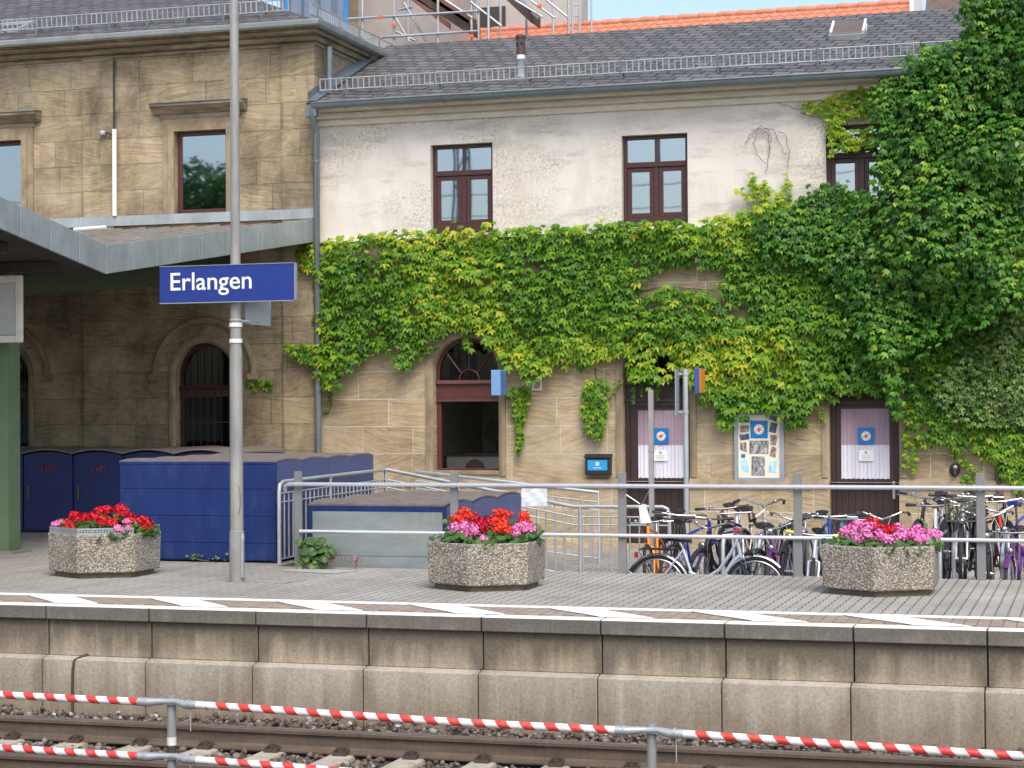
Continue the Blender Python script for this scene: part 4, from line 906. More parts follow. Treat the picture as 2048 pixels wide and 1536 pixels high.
for k in range(26):
    x = CXE-.30-k*.42; m.prism([(VY+.1, VZ-.05), (WYE, WZ-.06), (WYE, WZ-.025), (VY+.1, VZ-.02)], x-.03, x+.03, 'x')
m.build("roof_sheet", mk("canopy_roof_sheet", (.30, .275, .235), .7, .1, var=.2, scale=3), cn)
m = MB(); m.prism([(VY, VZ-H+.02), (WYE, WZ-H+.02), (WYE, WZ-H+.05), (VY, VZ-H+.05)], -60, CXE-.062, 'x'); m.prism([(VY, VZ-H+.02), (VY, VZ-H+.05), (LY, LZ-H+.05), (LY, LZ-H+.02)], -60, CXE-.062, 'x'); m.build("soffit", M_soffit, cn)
m = MB()
for y in (1.9, 2.9, 3.9, 4.9):
    z = LZ+(VZ-LZ)*(y-LY)/(VY-LY)-H; m.box(-60, CXE-.35, y-.05, y+.05, z-.10, z+.015)
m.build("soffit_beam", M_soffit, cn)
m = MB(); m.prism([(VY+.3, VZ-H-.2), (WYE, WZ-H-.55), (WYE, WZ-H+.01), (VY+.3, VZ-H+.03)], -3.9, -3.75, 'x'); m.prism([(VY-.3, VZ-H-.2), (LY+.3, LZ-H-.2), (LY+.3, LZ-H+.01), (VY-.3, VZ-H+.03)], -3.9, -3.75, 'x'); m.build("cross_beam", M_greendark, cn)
cX = XY(17, 900, 5.35)
m = MB(); m.box(cX-.28, cX-.003, 5.35, 5.375, 0, VZ-.3); m.box(cX-.28, cX-.003, 5.59, 5.615, 0, VZ-.3); m.box(cX-.02, cX, 5.376, 5.589, 0.001, VZ-.3); m.box(cX-.28, cX-.26, 5.376, 5.589, 0.001, VZ-.3); m.build("column", M_green, cn)
m = MB(); m.box(cX-.40, cX+.10, 5.25, 5.72, 0.001, .03); m.build("column_foot", M_kerb, cn)
m = MB(); x0 = XY(146, 460, 9.6); p0 = PY(148, 459, 9.4); p1 = PY(212, 454, 9.4); m.tube([p0, p1], .025, 8); m.build("strip_lamp", M_whitepipe, cn)
lb = thing("light_box_sign", "square off-white light box sign hanging beside the green column", "light box", (-4, 5.0, 2.5))
x1 = XY(43, 620, 4.95); z0, z1 = ZY(30, 685, 4.95), ZY(30, 550, 4.95)
m = MB(); frame_rect(m, x1-1.0, x1, z0, z1, 4.95, 5.0, .085); m.build("frame", M_boxframe, lb, bevel=.012)
MB().box(x1-.915, x1-.085, 4.97, 4.995, z0+.085, z1-.085).build("face", M_boxface, lb, bevel=.015)

# ================================================================ BICYCLE LOCKERS
def arcs(y0, y1, n, z0, rise, seg=8):
    P = []
    for i in range(n):
        for k in range(seg):
            t = k/seg; P.append((y0+(y1-y0)*(i+t)/n, z0+rise*4*t*(1-t)))
    return P+[(y1, z0)]
def bike_icon(mb, P, s):
    """tiny bicycle pictogram; P(u, v) maps the sign plane to space"""
    for c in (-.55, .55): mb.tube([P(s*(c+.34*math.cos(t)), s*(.34*math.sin(t)-.2)) for t in np.linspace(0, 2*math.pi, 13)[:-1]], .006, 4, closed=True)
    for A in ([(-.55, -.2), (-.1, -.2), (.3, .35), (-.28, .35), (-.1, -.2)], [(-.55, -.2), (-.28, .35)], [(.55, -.2), (.25, .5), (.45, .55)], [(-.42, .45), (-.15, .45)]): mb.tube([P(s*a, s*b) for a, b in A], .006, 4)
lk = thing("bike_locker", "large deep blue bicycle locker bank between the lamp post and the guard rail", "bike locker", (-.9, 6.2, 0))
x0, x1, y0, y1, zt_ = -1.82, .10, 4.70, 7.70, 1.10
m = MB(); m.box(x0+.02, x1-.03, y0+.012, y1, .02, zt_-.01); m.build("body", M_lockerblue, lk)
m = MB(); zs = [0.03, .22, .52, .82, zt_-.005]
for a, b in zip(zs[:-1], zs[1:]): m.box(x0, x1-.035, y0, y0+.0115, a+.003, b-.003)
m.build("side_panel", M_lockerblue, lk)
m = MB(); m.box(x1-.034, x1-.004, y0-.004, y0+.035, .02, zt_+.005); m.box(x0-.004, x1-.036, y0-.004, y0+.02, zt_-.004, zt_+.022); m.build("corner_trim", M_lockerblue, lk)
for k in range(4):
    ya, yb = y0+.03+(y1-y0-.03)*k/4, y0+.03+(y1-y0-.03)*(k+1)/4
    A = arcs(ya+.006, yb-.006, 1, zt_+.010, .022); m = MB(); m.prism([(ya+.006, .04), (yb-.006, .04)]+A[::-1], x1-.025, x1, 'x'); dd = m.build("door", M_lockerdoor, lk)
    MB().box(x1+.001, x1+.02, yb-.09, yb-.06, .5, .62).build("handle", M_black, dd)
A = arcs(y0, y1, 4, zt_+.014, .022); B = [(a, b+.018) for a, b in A]; m = MB(); n = len(A)
for a, b, c_, d_ in zip(A[:-1], A[1:], B[1:], B[:-1]): m.prism([a, b, c_, d_], x0-.01, x1-.004, 'x')
m.build("roof", M_lockertop, lk)
lk = thing("bike_locker", "long shade-darkened blue bicycle locker row with red bicycle icons under the canopy", "bike locker", (-4.5, 9.4, 0))
yl = 8.95; xa, xb = -8.8, -2.5; nd = 8; zl_ = 1.10
m = MB(); m.box(xa+.01, xb-.01, yl+.03, yl+1.95, .02, zl_-.02); m.build("body", M_lockershade, lk)
wd = (xb-xa)/nd; off = 0
for k in range(nd):
    a, b = xa+wd*k+.012, xa+wd*(k+1)-.012; A = arcs(a, b, 1, zl_-.02, .05); m = MB(); m.prism([(a, .04), (b, .04)]+A[::-1], yl, yl+.028, 'y'); dd = m.build("door", M_lockershade, lk)
    MB().box(a+.06, a+.085, yl-.02, yl-.001, .46, .66).build("handle", mk("dull_brass_handle", (.11, .09, .03), .5), dd)
    m = MB(); c0 = (a+b)/2; bike_icon(m, lambda u, v: (c0+u, yl-.004, .90+v), .11); m.build("bike_icon", M_iconred, dd)
A = arcs(xa, xb, nd, zl_+.0, .055); m = MB()
for a, b in zip(A[:-1], A[1:]): m.prism([a, b, (b[0], b[1]+.02), (a[0], a[1]+.02)], yl-.05, yl+2.0, 'y')
m.build("roof", M_lockertop, lk)
lk = thing("bike_locker", "low bicycle locker with galvanised grey end panel and blue doors marked 2 behind the railing", "bike locker", (1.4, 5.9, -.56))
x0, x1, y0, y1, zt_ = .60, 2.17, 4.45, 7.25, .635
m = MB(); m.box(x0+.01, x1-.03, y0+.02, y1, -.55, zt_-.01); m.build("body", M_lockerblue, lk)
m = MB(); m.box(x0, x0+.04, y0-.003, y0+.03, -.55, zt_+.02); m.box(x1-.034, x1-.004, y0-.003, y0+.035, -.55, zt_+.02); m.box(x0+.041, x1-.035, y0-.003, y0+.03, zt_-.035, zt_+.02); m.build("corner_trim", M_lockerblue, lk)
m = MB()
for a, b in ((-.5, .117), (.122, zt_-.038)): m.box(x0+.042, x1-.036, y0, y0+.019, a, b)
m.build("end_panel", M_lockersteel, lk)
for k in range(3):
    ya, yb = y0+.035+(y1-y0-.035)*k/3, y0+.035+(y1-y0-.035)*(k+1)/3; A = arcs(ya+.006, yb-.006, 1, zt_+.014, .04); m = MB(); m.prism([(ya+.006, -.5), (yb-.006, -.5)]+A[::-1], x1-.025, x1, 'x'); dd = m.build("door", M_lockerdoor, lk)
    if k < 2:
        V, Fs = text_mesh("2", .20); V[:, 0] -= V[:, 0].mean(); c = MB(); yc = (ya+yb)/2; c.add([(x1+.003+v[2]*.3, yc+v[0], .36+v[1]) for v in V], Fs); c.build("door_number", M_ink, dd)
A = arcs(y0, y1, 3, zt_+.022, .04); m = MB()
for a, b in zip(A[:-1], A[1:]): m.prism([a, b, (b[0], b[1]+.018), (a[0], a[1]+.018)], x0-.01, x1-.004, 'x')
m.build("roof", M_lockertop, lk)

# ================================================================ RAILINGS
rl = thing("platform_railing", "grey post and two tube railing along the rear edge of the platform", "railing", (4, 4.28, 0))
RY = 4.27; xs = [XY(597, 1050, RY), XY(909, 1060, RY), XY(1245, 1060, RY), XY(1596, 1060, RY), XY(1962, 1060, RY)]; d_ = xs[-1]-xs[-2]; xs += [xs[-1]+d_*k for k in range(1, 8)]
for x in xs:
    m = MB(); m.box(x-.042, x+.042, RY-.02, RY+.02, -.1, 1.035); pp = m.build("post", M_postgrey, rl, bevel=.004)
    q = MB()
    for z in (.945, ): q.tube([(x, RY-.03, z-.05), (x, RY-.06, z-.03)], .009, 6); q.box(x-.02, x+.02, RY-.026, RY-.0205, z-.08, z-.03)
    q.build("rail_bracket", M_alu, pp)
zt_, zb_ = ZY(1245, 972, RY-.06), ZY(1245, 1071, RY-.04)
x0 = XY(578, 970, RY-.06)
m = MB(); m.tube([(x0-.07, RY-.0, zt_-.07), (x0-.06, RY-.03, zt_-.02), (x0, RY-.055, zt_), (xs[-1]+1, RY-.055, zt_)], .0225, 12); m.build("top_rail", M_galvbright, rl, smooth=True)
m = MB(); m.tube([(xs[0]+.03, RY-.04, zb_), (xs[-1]+1, RY-.04, zb_)], .0195, 12); m.build("lower_rail", M_galvbright, rl, smooth=True)
def baluster_rail(name, label, path, posts, loc, infill, low=.85, first=True):
    t = thing(name, label, "handrail", loc); m = MB(); m.tube(path, .0235, 12); m.build("handrail", M_galv, t, smooth=True)
    for p, zb in posts: q = MB(); q.tube([p, (p[0], p[1], zb)], .0225, 10); q.build("post", M_galv, t, smooth=True)
    for A, B in infill:
        A, B = np.array(A), np.array(B); q = MB()
        for dz in (.125, .225, low): q.tube([A-(0, 0, dz), B-(0, 0, dz)], .0105, 6)
        n = max(2, int(np.linalg.norm(B-A)/.118))
        for i in range(1, n): p = A+(B-A)*i/n; q.tube([p-(0, 0, .125), p-(0, 0, low)], .0098, 6)
        q.build("baluster_panel", M_galv, t, smooth=True)
    return t
P1, P2, P3, P4 = (.15, 4.78, .90), (.15, 8.0, .93), (2.62, 8.0, .48), (3.74, 8.0, .485)
baluster_rail("ramp_handrail", "galvanised baluster handrail running back from the platform and down the near ramp side", [(.17, 4.63, .0), (.17, 4.63, .80), (.165, 4.66, .87), P1, P2, P3, P4, (3.80, 8.0, .46), (3.82, 8.0, .40), (3.82, 8.0, -.34)],
    [((.15, 6.15, .91), 0), ((.15, 8.0, .92), 0), ((2.70, 8.0, .48), -.36)], (.15, 6, 0), [((.165, 4.66, .90), (.15, 6.15, .913)), ((.15, 6.15, .913), (.15, 8.0, .93)), ((.15, 8.0, .93), P3), (P3, (3.80, 8.0, .485))])
baluster_rail("ramp_handrail", "shorter galvanised baluster handrail on the wall side of the ramp", [(.125, 9.2, .0), (.125, 9.2, .864), (2.63, 9.2, .60), (2.63, 9.2, -.33)], [], (.12, 9.2, -.1), [((.125, 9.2, .864), (2.63, 9.2, .60))])
# ---- paper sheet and tags tied to the railing
a = XY(1043, 990, RY-.085); b = XY(1094, 990, RY-.085); z0, z1 = ZY(1068, 1012, RY-.085), ZY(1068, 977, RY-.085)
m = MB(); n = 8; V = [(a+(b-a)*i/n, RY-.083+.004*math.sin(i*1.3+j*2), z0+(z1-z0)*j/4) for j in range(5) for i in range(n+1)]; m.add(V, [(j*(n+1)+i, j*(n+1)+i+1, (j+1)*(n+1)+i+1, (j+1)*(n+1)+i) for j in range(4) for i in range(n)])
props(m.build("paper_sheet", mk("crumpled_paper", (.62, .66, .72), .8, var=.08, scale=14)), "blank crumpled white sheet hanging from the top rail above the pink and red flowers", "paper")
tg = thing("paper_tag", "white folded paper tags tied with wire between railing post and thin pole", "tag", (4.2, 4.3, .7))
P = [PY(x, y, RY+.1) for x, y in [(1249, 987), (1280, 1008), (1303, 972)]]
m = MB(); m.tube([P[0], P[1]], .004, 5); m.tube([P[1]+(.02, 0, 0), P[2]], .004, 5); m.tube([(P[0][0]-.01, RY-.03, P[0][2]-.03), (P[0][0]+.02, RY-.04, P[0][2]+.03)], .008, 5); m.build("wire", M_alu, tg)
for k, (q0, q1) in enumerate((((1281, 1010), (1287, 1047)), ((1287, 1008), (1297, 1046)))):
    A, B = PY(*q0, RY+.1+.01*k), PY(*q1, RY+.1+.01*k); m = MB(); m.add([A-(.022, 0, 0), A+(.022, 0, 0), B+(.03, 0, 0), B-(.03, 0, 0)]+[p+np.array([0, .004, 0]) for p in (A-(.022, 0, 0), A+(.022, 0, 0), B+(.03, 0, 0), B-(.03, 0, 0))], [(0, 1, 2, 3), (7, 6, 5, 4), (0, 4, 5, 1), (1, 5, 6, 2), (2, 6, 7, 3), (3, 7, 4, 0)]); m.build("tag_sheet", M_paper, tg)

# ================================================================ SIGN MAST AND PLACE-NAME SIGN
px_, py_ = .652, 2.515
lp = thing("steel_mast", "tall grey tapered steel mast standing on the platform and carrying the blue name sign", "mast", (px_, py_, 0))
m = MB(); m.lathe([(.0725, 0), (.0725, .50), (.066, .505), (.064, 1.6), (.062, 2.30), (.056, 2.33), (.054, 2.75), (.047, 3.6), (.043, 5.8), (.040, 8.5), (.0, 8.51)], (px_, py_, 0), 24); m.build("shaft", M_pole, lp, smooth=True)
m = MB(); m.lathe([(.074, .002), (.074, .46), (.0725, .47)], (px_, py_, 0), 24); m.build("foot_sleeve", mk("mast_foot_grey", (.235, .235, .225), .6, var=.15), lp, smooth=True)
for y in (650, 682):
    z = ZY(466, y, py_); m = MB(); m.lathe([(.0655, -.02), (.0655, .02)], (px_, py_, z), 24); m.build("band", M_poleband, lp, smooth=True)
z = ZY(466, 640, py_); m = MB(); m.lathe([(.063, -.008), (.063, .008)], (px_, py_, z), 20); m.build("clamp", M_galv, lp)
m = MB(); zz = ZY(478, 1000, py_); m.tube([(px_+.066*math.sin(t)*.0+.045+.0*t, py_-.05, zz+.14*math.cos(t)) if False else (px_+.04+.018*math.sin(t), py_-.053+.012*max(0, math.sin(t)), zz+.14*math.cos(t)) for t in np.linspace(0, 2*math.pi, 20)[:-1]], .0022, 4, closed=True); m.build("access_hatch", M_ink, lp)
m = MB(); m.box(px_+.066, px_+.085, py_-.05, py_-.02, .05, .40); m.lathe([(.016, .40), (.02, .43), (.012, .48)], (px_+.077, py_-.035, 0), 8); m.build("earth_cable", M_galv, lp)
sg = thing("station_sign", "long blue place-name board with white lettering on the steel mast", "sign", (.6, 2.42, 2.95))
x0, x1, z0, z1 = -.125, 1.331, 2.773, 3.130
MB().box(x0, x1, 2.405, 2.45, z0, z1).build("panel", M_signblue, sg, bevel=.004)
m = MB(); m.box(x1+.001, x1+.012, 2.40, 2.452, z0, z1); m.box(x0, x1, 2.40, 2.452, z0-.010, z0-.001); m.box(x0, x1, 2.40, 2.452, z1+.001, z1+.008); m.build("edge_trim", M_signback, sg)
V, Fs = text_mesh("Erlangen", 1.0, bold=.007, extrude=0); VE, _ = text_mesh("E", 1.0, bold=.007, extrude=0)
ta, tb = XY(341, 566, 2.4), XY(503, 566, 2.4); zb0 = ZY(421, 579, 2.4); capz = ZY(345, 549, 2.4)-ZY(345, 584, 2.4)
sx = (tb-ta)/(V[:, 0].max()-V[:, 0].min()); sz = capz/(VE[:, 1].max()-VE[:, 1].min())
m = MB(); n = len(V); pts = [(ta+(v[0]-V[:, 0].min())*sx, zb0+(v[1]-VE[:, 1].min())*sz) for v in V]
m.add([(a, 2.4015, b) for a, b in pts], Fs); m.build("lettering", M_signtext, sg)
m = MB()
for z in (z0+.06, z1-.06): m.box(px_-.07, px_+.07, 2.4505, 2.50, z-.015, z+.015)
m.build("mount", M_galv, sg)
bp = thing("small_back_plate", "small blank grey plate seen from behind on a clamp at the mast", "sign", (.9, 2.6, 2.6))
C4 = [PY(490, 602, 2.60), PY(541, 598, 2.72), PY(540, 652, 2.72), PY(490, 648, 2.60)]
m = MB(); m.add(C4+[p+np.array([.003, .012, 0]) for p in C4], [(3, 2, 1, 0), (4, 5, 6, 7), (0, 1, 5, 4), (1, 2, 6, 5), (2, 3, 7, 6), (3, 0, 4, 7)]); m.build("plate", M_signback, bp)
m = MB(); zz = ZY(485, 643, 2.6); m.tube([(px_+.05, 2.53, zz), (C4[3][0]+.06, C4[3][1], zz)], .012, 6); m.tube([PY(516, 645, 2.64), PY(516, 640, 2.62)], .01, 6); m.build("clamp_arm", M_galv, bp)
# signpost seen edge-on and thin square pole
tp = thing("sign_post", "galvanised round post with a sign plate turned edge-on behind the railing", "sign post", (3.83, 9, -.32))
yb = 9.0; xb = XY(1372, 900, yb); m = MB(); m.lathe([(.034, -.3), (.034, ZY(1372, 738, yb)), (.0, ZY(1372, 738, yb)+.001)], (xb, yb, 0), 14); m.build("post", M_galv, tp, smooth=True)
za, zb = ZY(1363, 830, yb), ZY(1363, 738, yb); m = MB(); m.box(xb-.10, xb-.085, yb-.17, yb+.02, za, zb); m.build("plate", M_signback, tp)
m = MB()
for z in (za+.04, zb-.06): m.lathe([(.040, -.02), (.040, .02)], (xb, yb, z), 14); m.box(xb-.09, xb-.03, yb-.012, yb+.012, z-.015, z+.015)
m.build("clamp", M_galv, tp)
yb = 7.0; xb = XY(1303, 950, yb); m = MB(); m.box(xb-.028, xb+.028, yb-.028, yb+.028, yz(yb), ZY(1302, 780, yb)); m.box(xb-.033, xb+.033, yb-.033, yb+.033, 1.18, 1.20)
props(m.build("thin_pole", mk("dull_grey_square_pole", (.34, .33, .31), .5, .2, var=.12), bevel=.003), "thin square grey pole standing in front of the first brown door", "pole")

# ================================================================ THINGS ON THE WALL
mb_ = thing("mailbox", "black wall mailbox with light blue front label beside the first brown door", "mailbox", (1.9, WY-.1, .87))
x0, x1, z0, z1 = XY(1170, 930, WY-.15), XY(1220, 930, WY-.15), ZY(1195, 950, WY-.15), ZY(1195, 908, WY-.15)
m = MB(); m.box(x0, x1, WY-.15, WY-.021, z0, z1-.03); m.build("body", M_black, mb_, bevel=.012)
m = MB(); m.prism([(WY-.021, z1), (WY-.10, z1), (WY-.175, z1-.04), (WY-.175, z1-.055), (WY-.021, z1-.029)], x0-.01, x1+.01, 'x'); m.build("lid", M_black, mb_)
xc, zc = (x0+x1)/2-.0, (z0+z1)/2-.01; m = MB().box(xc-.145, xc+.145, WY-.154, WY-.1505, zc-.075, zc+.075); lbp = m.build("label", mk("mailbox_label_blue", (.02, .30, .66), .5), mb_)
m = MB(); m.prism([(xc+.028*math.cos(a), zc+.02+.028*math.sin(a)) for a in np.linspace(0, 6.283, 17)[:-1]], WY-.157, WY-.1545, 'y'); m.build("emblem", M_paper, lbp)
m = MB(); m.box(xc-.012, xc+.012, WY-.159, WY-.1575, zc+.012, zc+.028); m.build("emblem_cross", M_red, lbp)
m = MB(); m.box(xc-.06, xc+.06, WY-.156, WY-.1545, zc-.042, zc-.034); m.build("label_lines", M_paper, lbp)
nb = thing("notice_board", "grey framed notice board of photographs half hidden under the creeper", "notice board", (4.25, WY-.08, 1.1))
yb = WY-.085; x0, x1, z0, z1 = XY(1468, 900, yb), XY(1568, 900, yb), ZY(1518, 963, yb), ZY(1518, 822, yb)
m = MB(); frame_rect(m, x0, x1, z0, z1, yb, yb+.06, .058, .055); m.build("frame", zinc("board_frame_grey", (.33, .36, .40), .45), nb, bevel=.006)
MB().box(x0+.055, x1-.055, yb+.025, yb+.05, z0+.052, z1-.055).build("backing", M_cream, nb)
def bp_(u, v): return PY(1440+u*160/1365, 800+v*180/1536, yb+.02)   # enlarged crop coordinates -> board plane
c = bp_(666, 502); emblem(nb, c[0], c[2], yb+.022, .245)
def photo(quad, mat):
    P = [bp_(*q) for q in quad]; m = MB(); m.add(P+[p+np.array([0, .003, 0]) for p in P], [(3, 2, 1, 0), (4, 5, 6, 7), (0, 1, 5, 4), (1, 2, 6, 5), (2, 3, 7, 6), (3, 0, 4, 7)]); m.build("photograph", mat, nb)
def photomat(name, stops, sc):
    b = NB(name); v = b.pos(1, 1, .55); c_ = b.ramp(b.noise(v, sc, 5, .7, .6), stops); b.col(c_).set(.5); return b.mat
PH_bw = photomat("black_white_photo", [(.3, (.03, .03, .03)), (.5, (.22, .22, .22)), (.66, (.62, .62, .6))], 26)
PH_dk = photomat("dark_photo", [(.3, (.012, .016, .03)), (.55, (.06, .10, .16)), (.7, (.45, .48, .5))], 22); PH_bl = photomat("light_blue_photo", [(.3, (.10, .45, .68)), (.55, (.5, .75, .85)), (.7, (.75, .45, .5))], 20); PH_br = photomat("brownish_photo", [(.3, (.05, .04, .04)), (.5, (.28, .18, .14)), (.7, (.6, .62, .68))], 24)
for q, mt in (([(500, 690), (828, 692), (826, 918), (500, 916)], PH_bw), ([(540, 962), (766, 964), (764, 1292), (534, 1290)], PH_bw), ([(328, 290), (500, 290), (500, 385), (330, 380)], PH_dk), ([(350, 440), (500, 430), (500, 545), (352, 552)], PH_br), ([(326, 592), (490, 570), (508, 668), (352, 690)], PH_dk), ([(342, 726), (450, 722), (456, 890), (344, 846)], PH_br), ([(364, 922), (430, 922), (430, 984), (364, 984)], M_posterblue), ([(352, 1022), (466, 1004), (496, 1218), (384, 1230)], PH_bl), ([(840, 250), (1000, 290), (980, 384), (824, 320)], PH_dk), ([(868, 378), (984, 402), (950, 572), (832, 540)], PH_dk), ([(862, 590), (988, 604), (950, 776), (852, 760)], PH_br), ([(884, 786), (966, 816), (946, 980), (842, 952)], PH_br), ([(860, 1040), (980, 1050), (946, 1240), (824, 1224)], PH_bl)): photo(q, mt)
def bracket_sign(name, label, px0, px1, py0, py1, front, side, d, depth):
    t = thing(name, label, "sign", (XY(px0, py0, WY-d), WY-d, ZY(px0, py1, WY-d))); x0, x1 = XY(px0, (py0+py1)/2, WY-d), XY(px1, (py0+py1)/2, WY-d); z0, z1 = ZY(px0, py1, WY-d), ZY(px0, py0, WY-d)
    MB().box(x0, x1, WY-d, WY-d+depth, z0, z1).build("panel", front, t, bevel=.008); MB().box(x1+.0005, x1+.012, WY-d+.01, WY-d+depth-.01, z0+.01, z1-.01).build("face", side, t)
    MB().box((x0+x1)/2-.02, (x0+x1)/2+.02, WY-d+depth, WY-.021, z1-.12, z1-.08).build("bracket", M_galv, t); return t
bracket_sign("wall_sign", "narrow light blue sign projecting beside the arched open window", 982, 1000, 740, 791, M_lightblue, mk("pale_sign_face", (.10, .20, .42), .4), .55, .30)
bs = bracket_sign("wall_sign", "narrow blue and orange sign projecting from the creeper above the notice board", 1388, 1399, 736, 787, M_midblue, M_orange, .75, .33)
x0 = XY(1363-290, 770, WY-.05); sq = [XY(1063, 770, WY-.05), XY(1083, 770, WY-.05), ZY(1073, 781, WY-.05), ZY(1073, 760, WY-.05)]
m = MB(); frame_rect(m, sq[0], sq[1], sq[2], sq[3], WY-.05, WY-.021, .030); props(m.build("wall_frame", mk("cream_plastic", (.68, .66, .58), .5), bevel=.004), "small hollow cream square frame fixed on the stone under the creeper", "wall fitting")
wt = thing("wall_tap", "dark old metal fitting fixed on the stone near the lower right creeper", "wall fitting", (7, WY, .75))
c = PY(1909, 940, WY-.06); m = MB(); m.ell((c[0], WY-.045, c[2]), .07, .025, .09); m.tube([(c[0], WY-.05, c[2]), (c[0]+.01, WY-.14, c[2]+.01), (c[0]+.01, WY-.15, c[2]-.06)], .02, 8); m.build("body", M_black, wt, smooth=True)
m = MB(); m.ell((c[0]+.015, WY-.12, c[2]+.04), .03, .03, .03); m.build("knob", M_galv, wt, smooth=True)
# ================================================================ PLANTERS WITH GERANIUMS
def view_dir(px): d = ray(px, 800); d = d[:2]/np.linalg.norm(d[:2]); return np.array([d[0], d[1], 0])
PR = .578; HEXA = [R_(-90+60*k) for k in range(6)]
def planter(px, py, off, label, rim):
    c = PZ(px, py, 0)+off*view_dir(px); t = thing("concrete_planter", label, "planter", (c[0], c[1], 0), 0, "exposed aggregate planters on the platform")
    hexp = lambda r: [(c[0]+r*math.cos(a), c[1]+r*math.sin(a)) for a in HEXA]
    m = MB(); o0, o1, i1, i0 = hexp(PR-.012), hexp(PR), hexp(PR-.065), hexp(PR-.07)
    V = [(x, y, .055) for x, y in o0]+[(x, y, .445) for x, y in o1]+[(x, y, .445) for x, y in i1]+[(x, y, .30) for x, y in i0]
    m.add(V, [(k*6+i, k*6+(i+1) % 6, (k+1)*6+(i+1) % 6, (k+1)*6+i) for k in range(3) for i in range(6)]+[tuple(range(6))[::-1]]); m.build("body", M_aggr, t, bevel=.012)
    m = MB().prism(hexp(PR-.075), 0.0, .054); m.build("plinth", M_plinth, t)
    m = MB().prism(hexp(PR-.072), .25, .385); m.build("soil", M_soil, t)
    if rim:
        m = MB(); hh = .065
        for k0, k1 in rim:
            A, B = np.array([*hexp(PR-.02)[k0], .446]), np.array([*hexp(PR-.02)[k1], .446]); L = np.linalg.norm(B-A); d = (B-A)/L; nn = np.array([-d[1], d[0], 0])*.003
            def bar(a, b, za, zb): 
                P = [A+d*a+(0, 0, za), A+d*b+(0, 0, za), A+d*b+(0, 0, zb), A+d*a+(0, 0, zb)]; m.add([p-nn for p in P]+[p+nn for p in P], [(0, 1, 2, 3), (7, 6, 5, 4), (0, 4, 5, 1), (1, 5, 6, 2), (2, 6, 7, 3), (3, 7, 4, 0)])
            bar(0, L, 0, .018); bar(0, L, .030, .036); bar(0, L, .048, hh)
            n = int(L/.030)
            for i in range(n+1): bar(i*L/(n+.4), i*L/(n+.4)+.013, .0181, .0299)
            for i in range(n+1): bar((i+.3)*L/(n+.8), (i+.3)*L/(n+.8)+.013, .0361, .0479)
        m.build("perforated_rim", M_zinc, t)
    return c
def flower_head(name, P, r, mat, parent):
    n = 38; ga = math.pi*(3-math.sqrt(5)); i = np.arange(n); zz = 1-1.45*i/n; rr = np.sqrt(np.clip(1-zz*zz, 0, 1)); D = np.stack([rr*np.cos(ga*i), rr*np.sin(ga*i), zz], 1)
    D = D+rng.normal(0, .08, D.shape); pos = P+D*np.array([r, r, r*.85])*rng.uniform(.85, 1.08, (n, 1)); nr = D+rng.normal(0, .28, D.shape)
    scatter(name, pos, nr, rng.uniform(.030, .042, n)*(r/.062), np.clip(rng.normal(.5, .28, n), 0, 1), mat, parent, T=FLOR, spin=3)
def geranium(label, c, heads, mat, nleaf, group=None):
    """heads: picture points of the flower heads; the plant stands in planter c"""
    Hs = [PY(px, py, c[1]+dy) for px, py, dy, *_ in heads]; base = np.mean(Hs, 0); base[2] = .385
    t = thing("geranium", label, "flower", tuple(base), 0, group)
    P = []; Nn = []
    top = max(h[2] for h in Hs)
    for h in Hs:
        k = int(nleaf/len(Hs)); q = np.stack([h[0]+rng.normal(0, .075, k), h[1]+rng.normal(0, .085, k), .40+(max(h[2]-.05, .46)-.40)*rng.random(k)**.8], 1); P.append(q)
        Nn.append(np.stack([rng.normal(0, .6, k), rng.normal(-.5, .5, k), np.full(k, .9)], 1))
    P = np.concatenate(P); Nn = np.concatenate(Nn); d = P[:, :2]-c[:2]; L = np.linalg.norm(d, axis=1, keepdims=True); lim = .50; P[:, :2] = np.where(L > lim, c[:2]+d/L*lim, P[:, :2])
    scatter("foliage", P, Nn, rng.uniform(.05, .085, len(P)), np.clip(rng.beta(2, 3, len(P)), 0, 1), M_leafP, t, T=ROUND, spin=2)
    m = MB()
    for h in Hs: m.tube([(base[0], base[1], .37), (h[0]*.95+base[0]*.05, h[1], .37+(h[2]-.37)*.6), (h[0], h[1], h[2]-.01)], .006, 5)
    m.build("stem", mk("green_stem", (.07, .12, .03), .7), t)
    for hd, h in zip(heads, Hs): flower_head("flower_head", h, hd[3] if len(hd) > 3 else .066, mat, t)
    return t
GR = "geraniums in the platform planters"
c = planter(210, 1156, .43, "hexagonal washed-concrete planter with a perforated metal rim, near the green column", [(5, 0), (0, 1), (2, 3)])
geranium("pink geranium at the left tip of the rimmed planter", c, [(112, 1050, -.1, .05), (120, 1046, -.05, .05)], M_petpink, 40, GR)
geranium("bright red geranium beside the pink one in the rimmed planter", c, [(130, 1048, 0), (140, 1055, -.2), (150, 1032, .1), (158, 1036, 0)], M_petred, 170, GR)
geranium("tall red geranium in the middle of the rimmed planter", c, [(172, 1038, -.1), (184, 1035, -.15), (200, 1024, .1), (214, 1022, .2), (206, 1042, -.1), (222, 1046, -.2)], M_petred, 260, GR)
geranium("tallest red geranium right of centre in the rimmed planter", c, [(240, 1019, .15), (246, 1026, 0), (232, 1044, 0), (262, 1036, .1), (258, 1046, -.05)], M_petred, 230, GR)
geranium("small pink geranium at the front of the rimmed planter", c, [(236, 1058, -.35, .055), (257, 1057, -.3, .042), (253, 1044, -.25, .04)], M_petpink, 70, GR)
geranium("red geranium at the open right end of the rimmed planter", c, [(284, 1042, .1), (296, 1048, .1), (292, 1056, .0, .055)], M_petred, 140, GR)
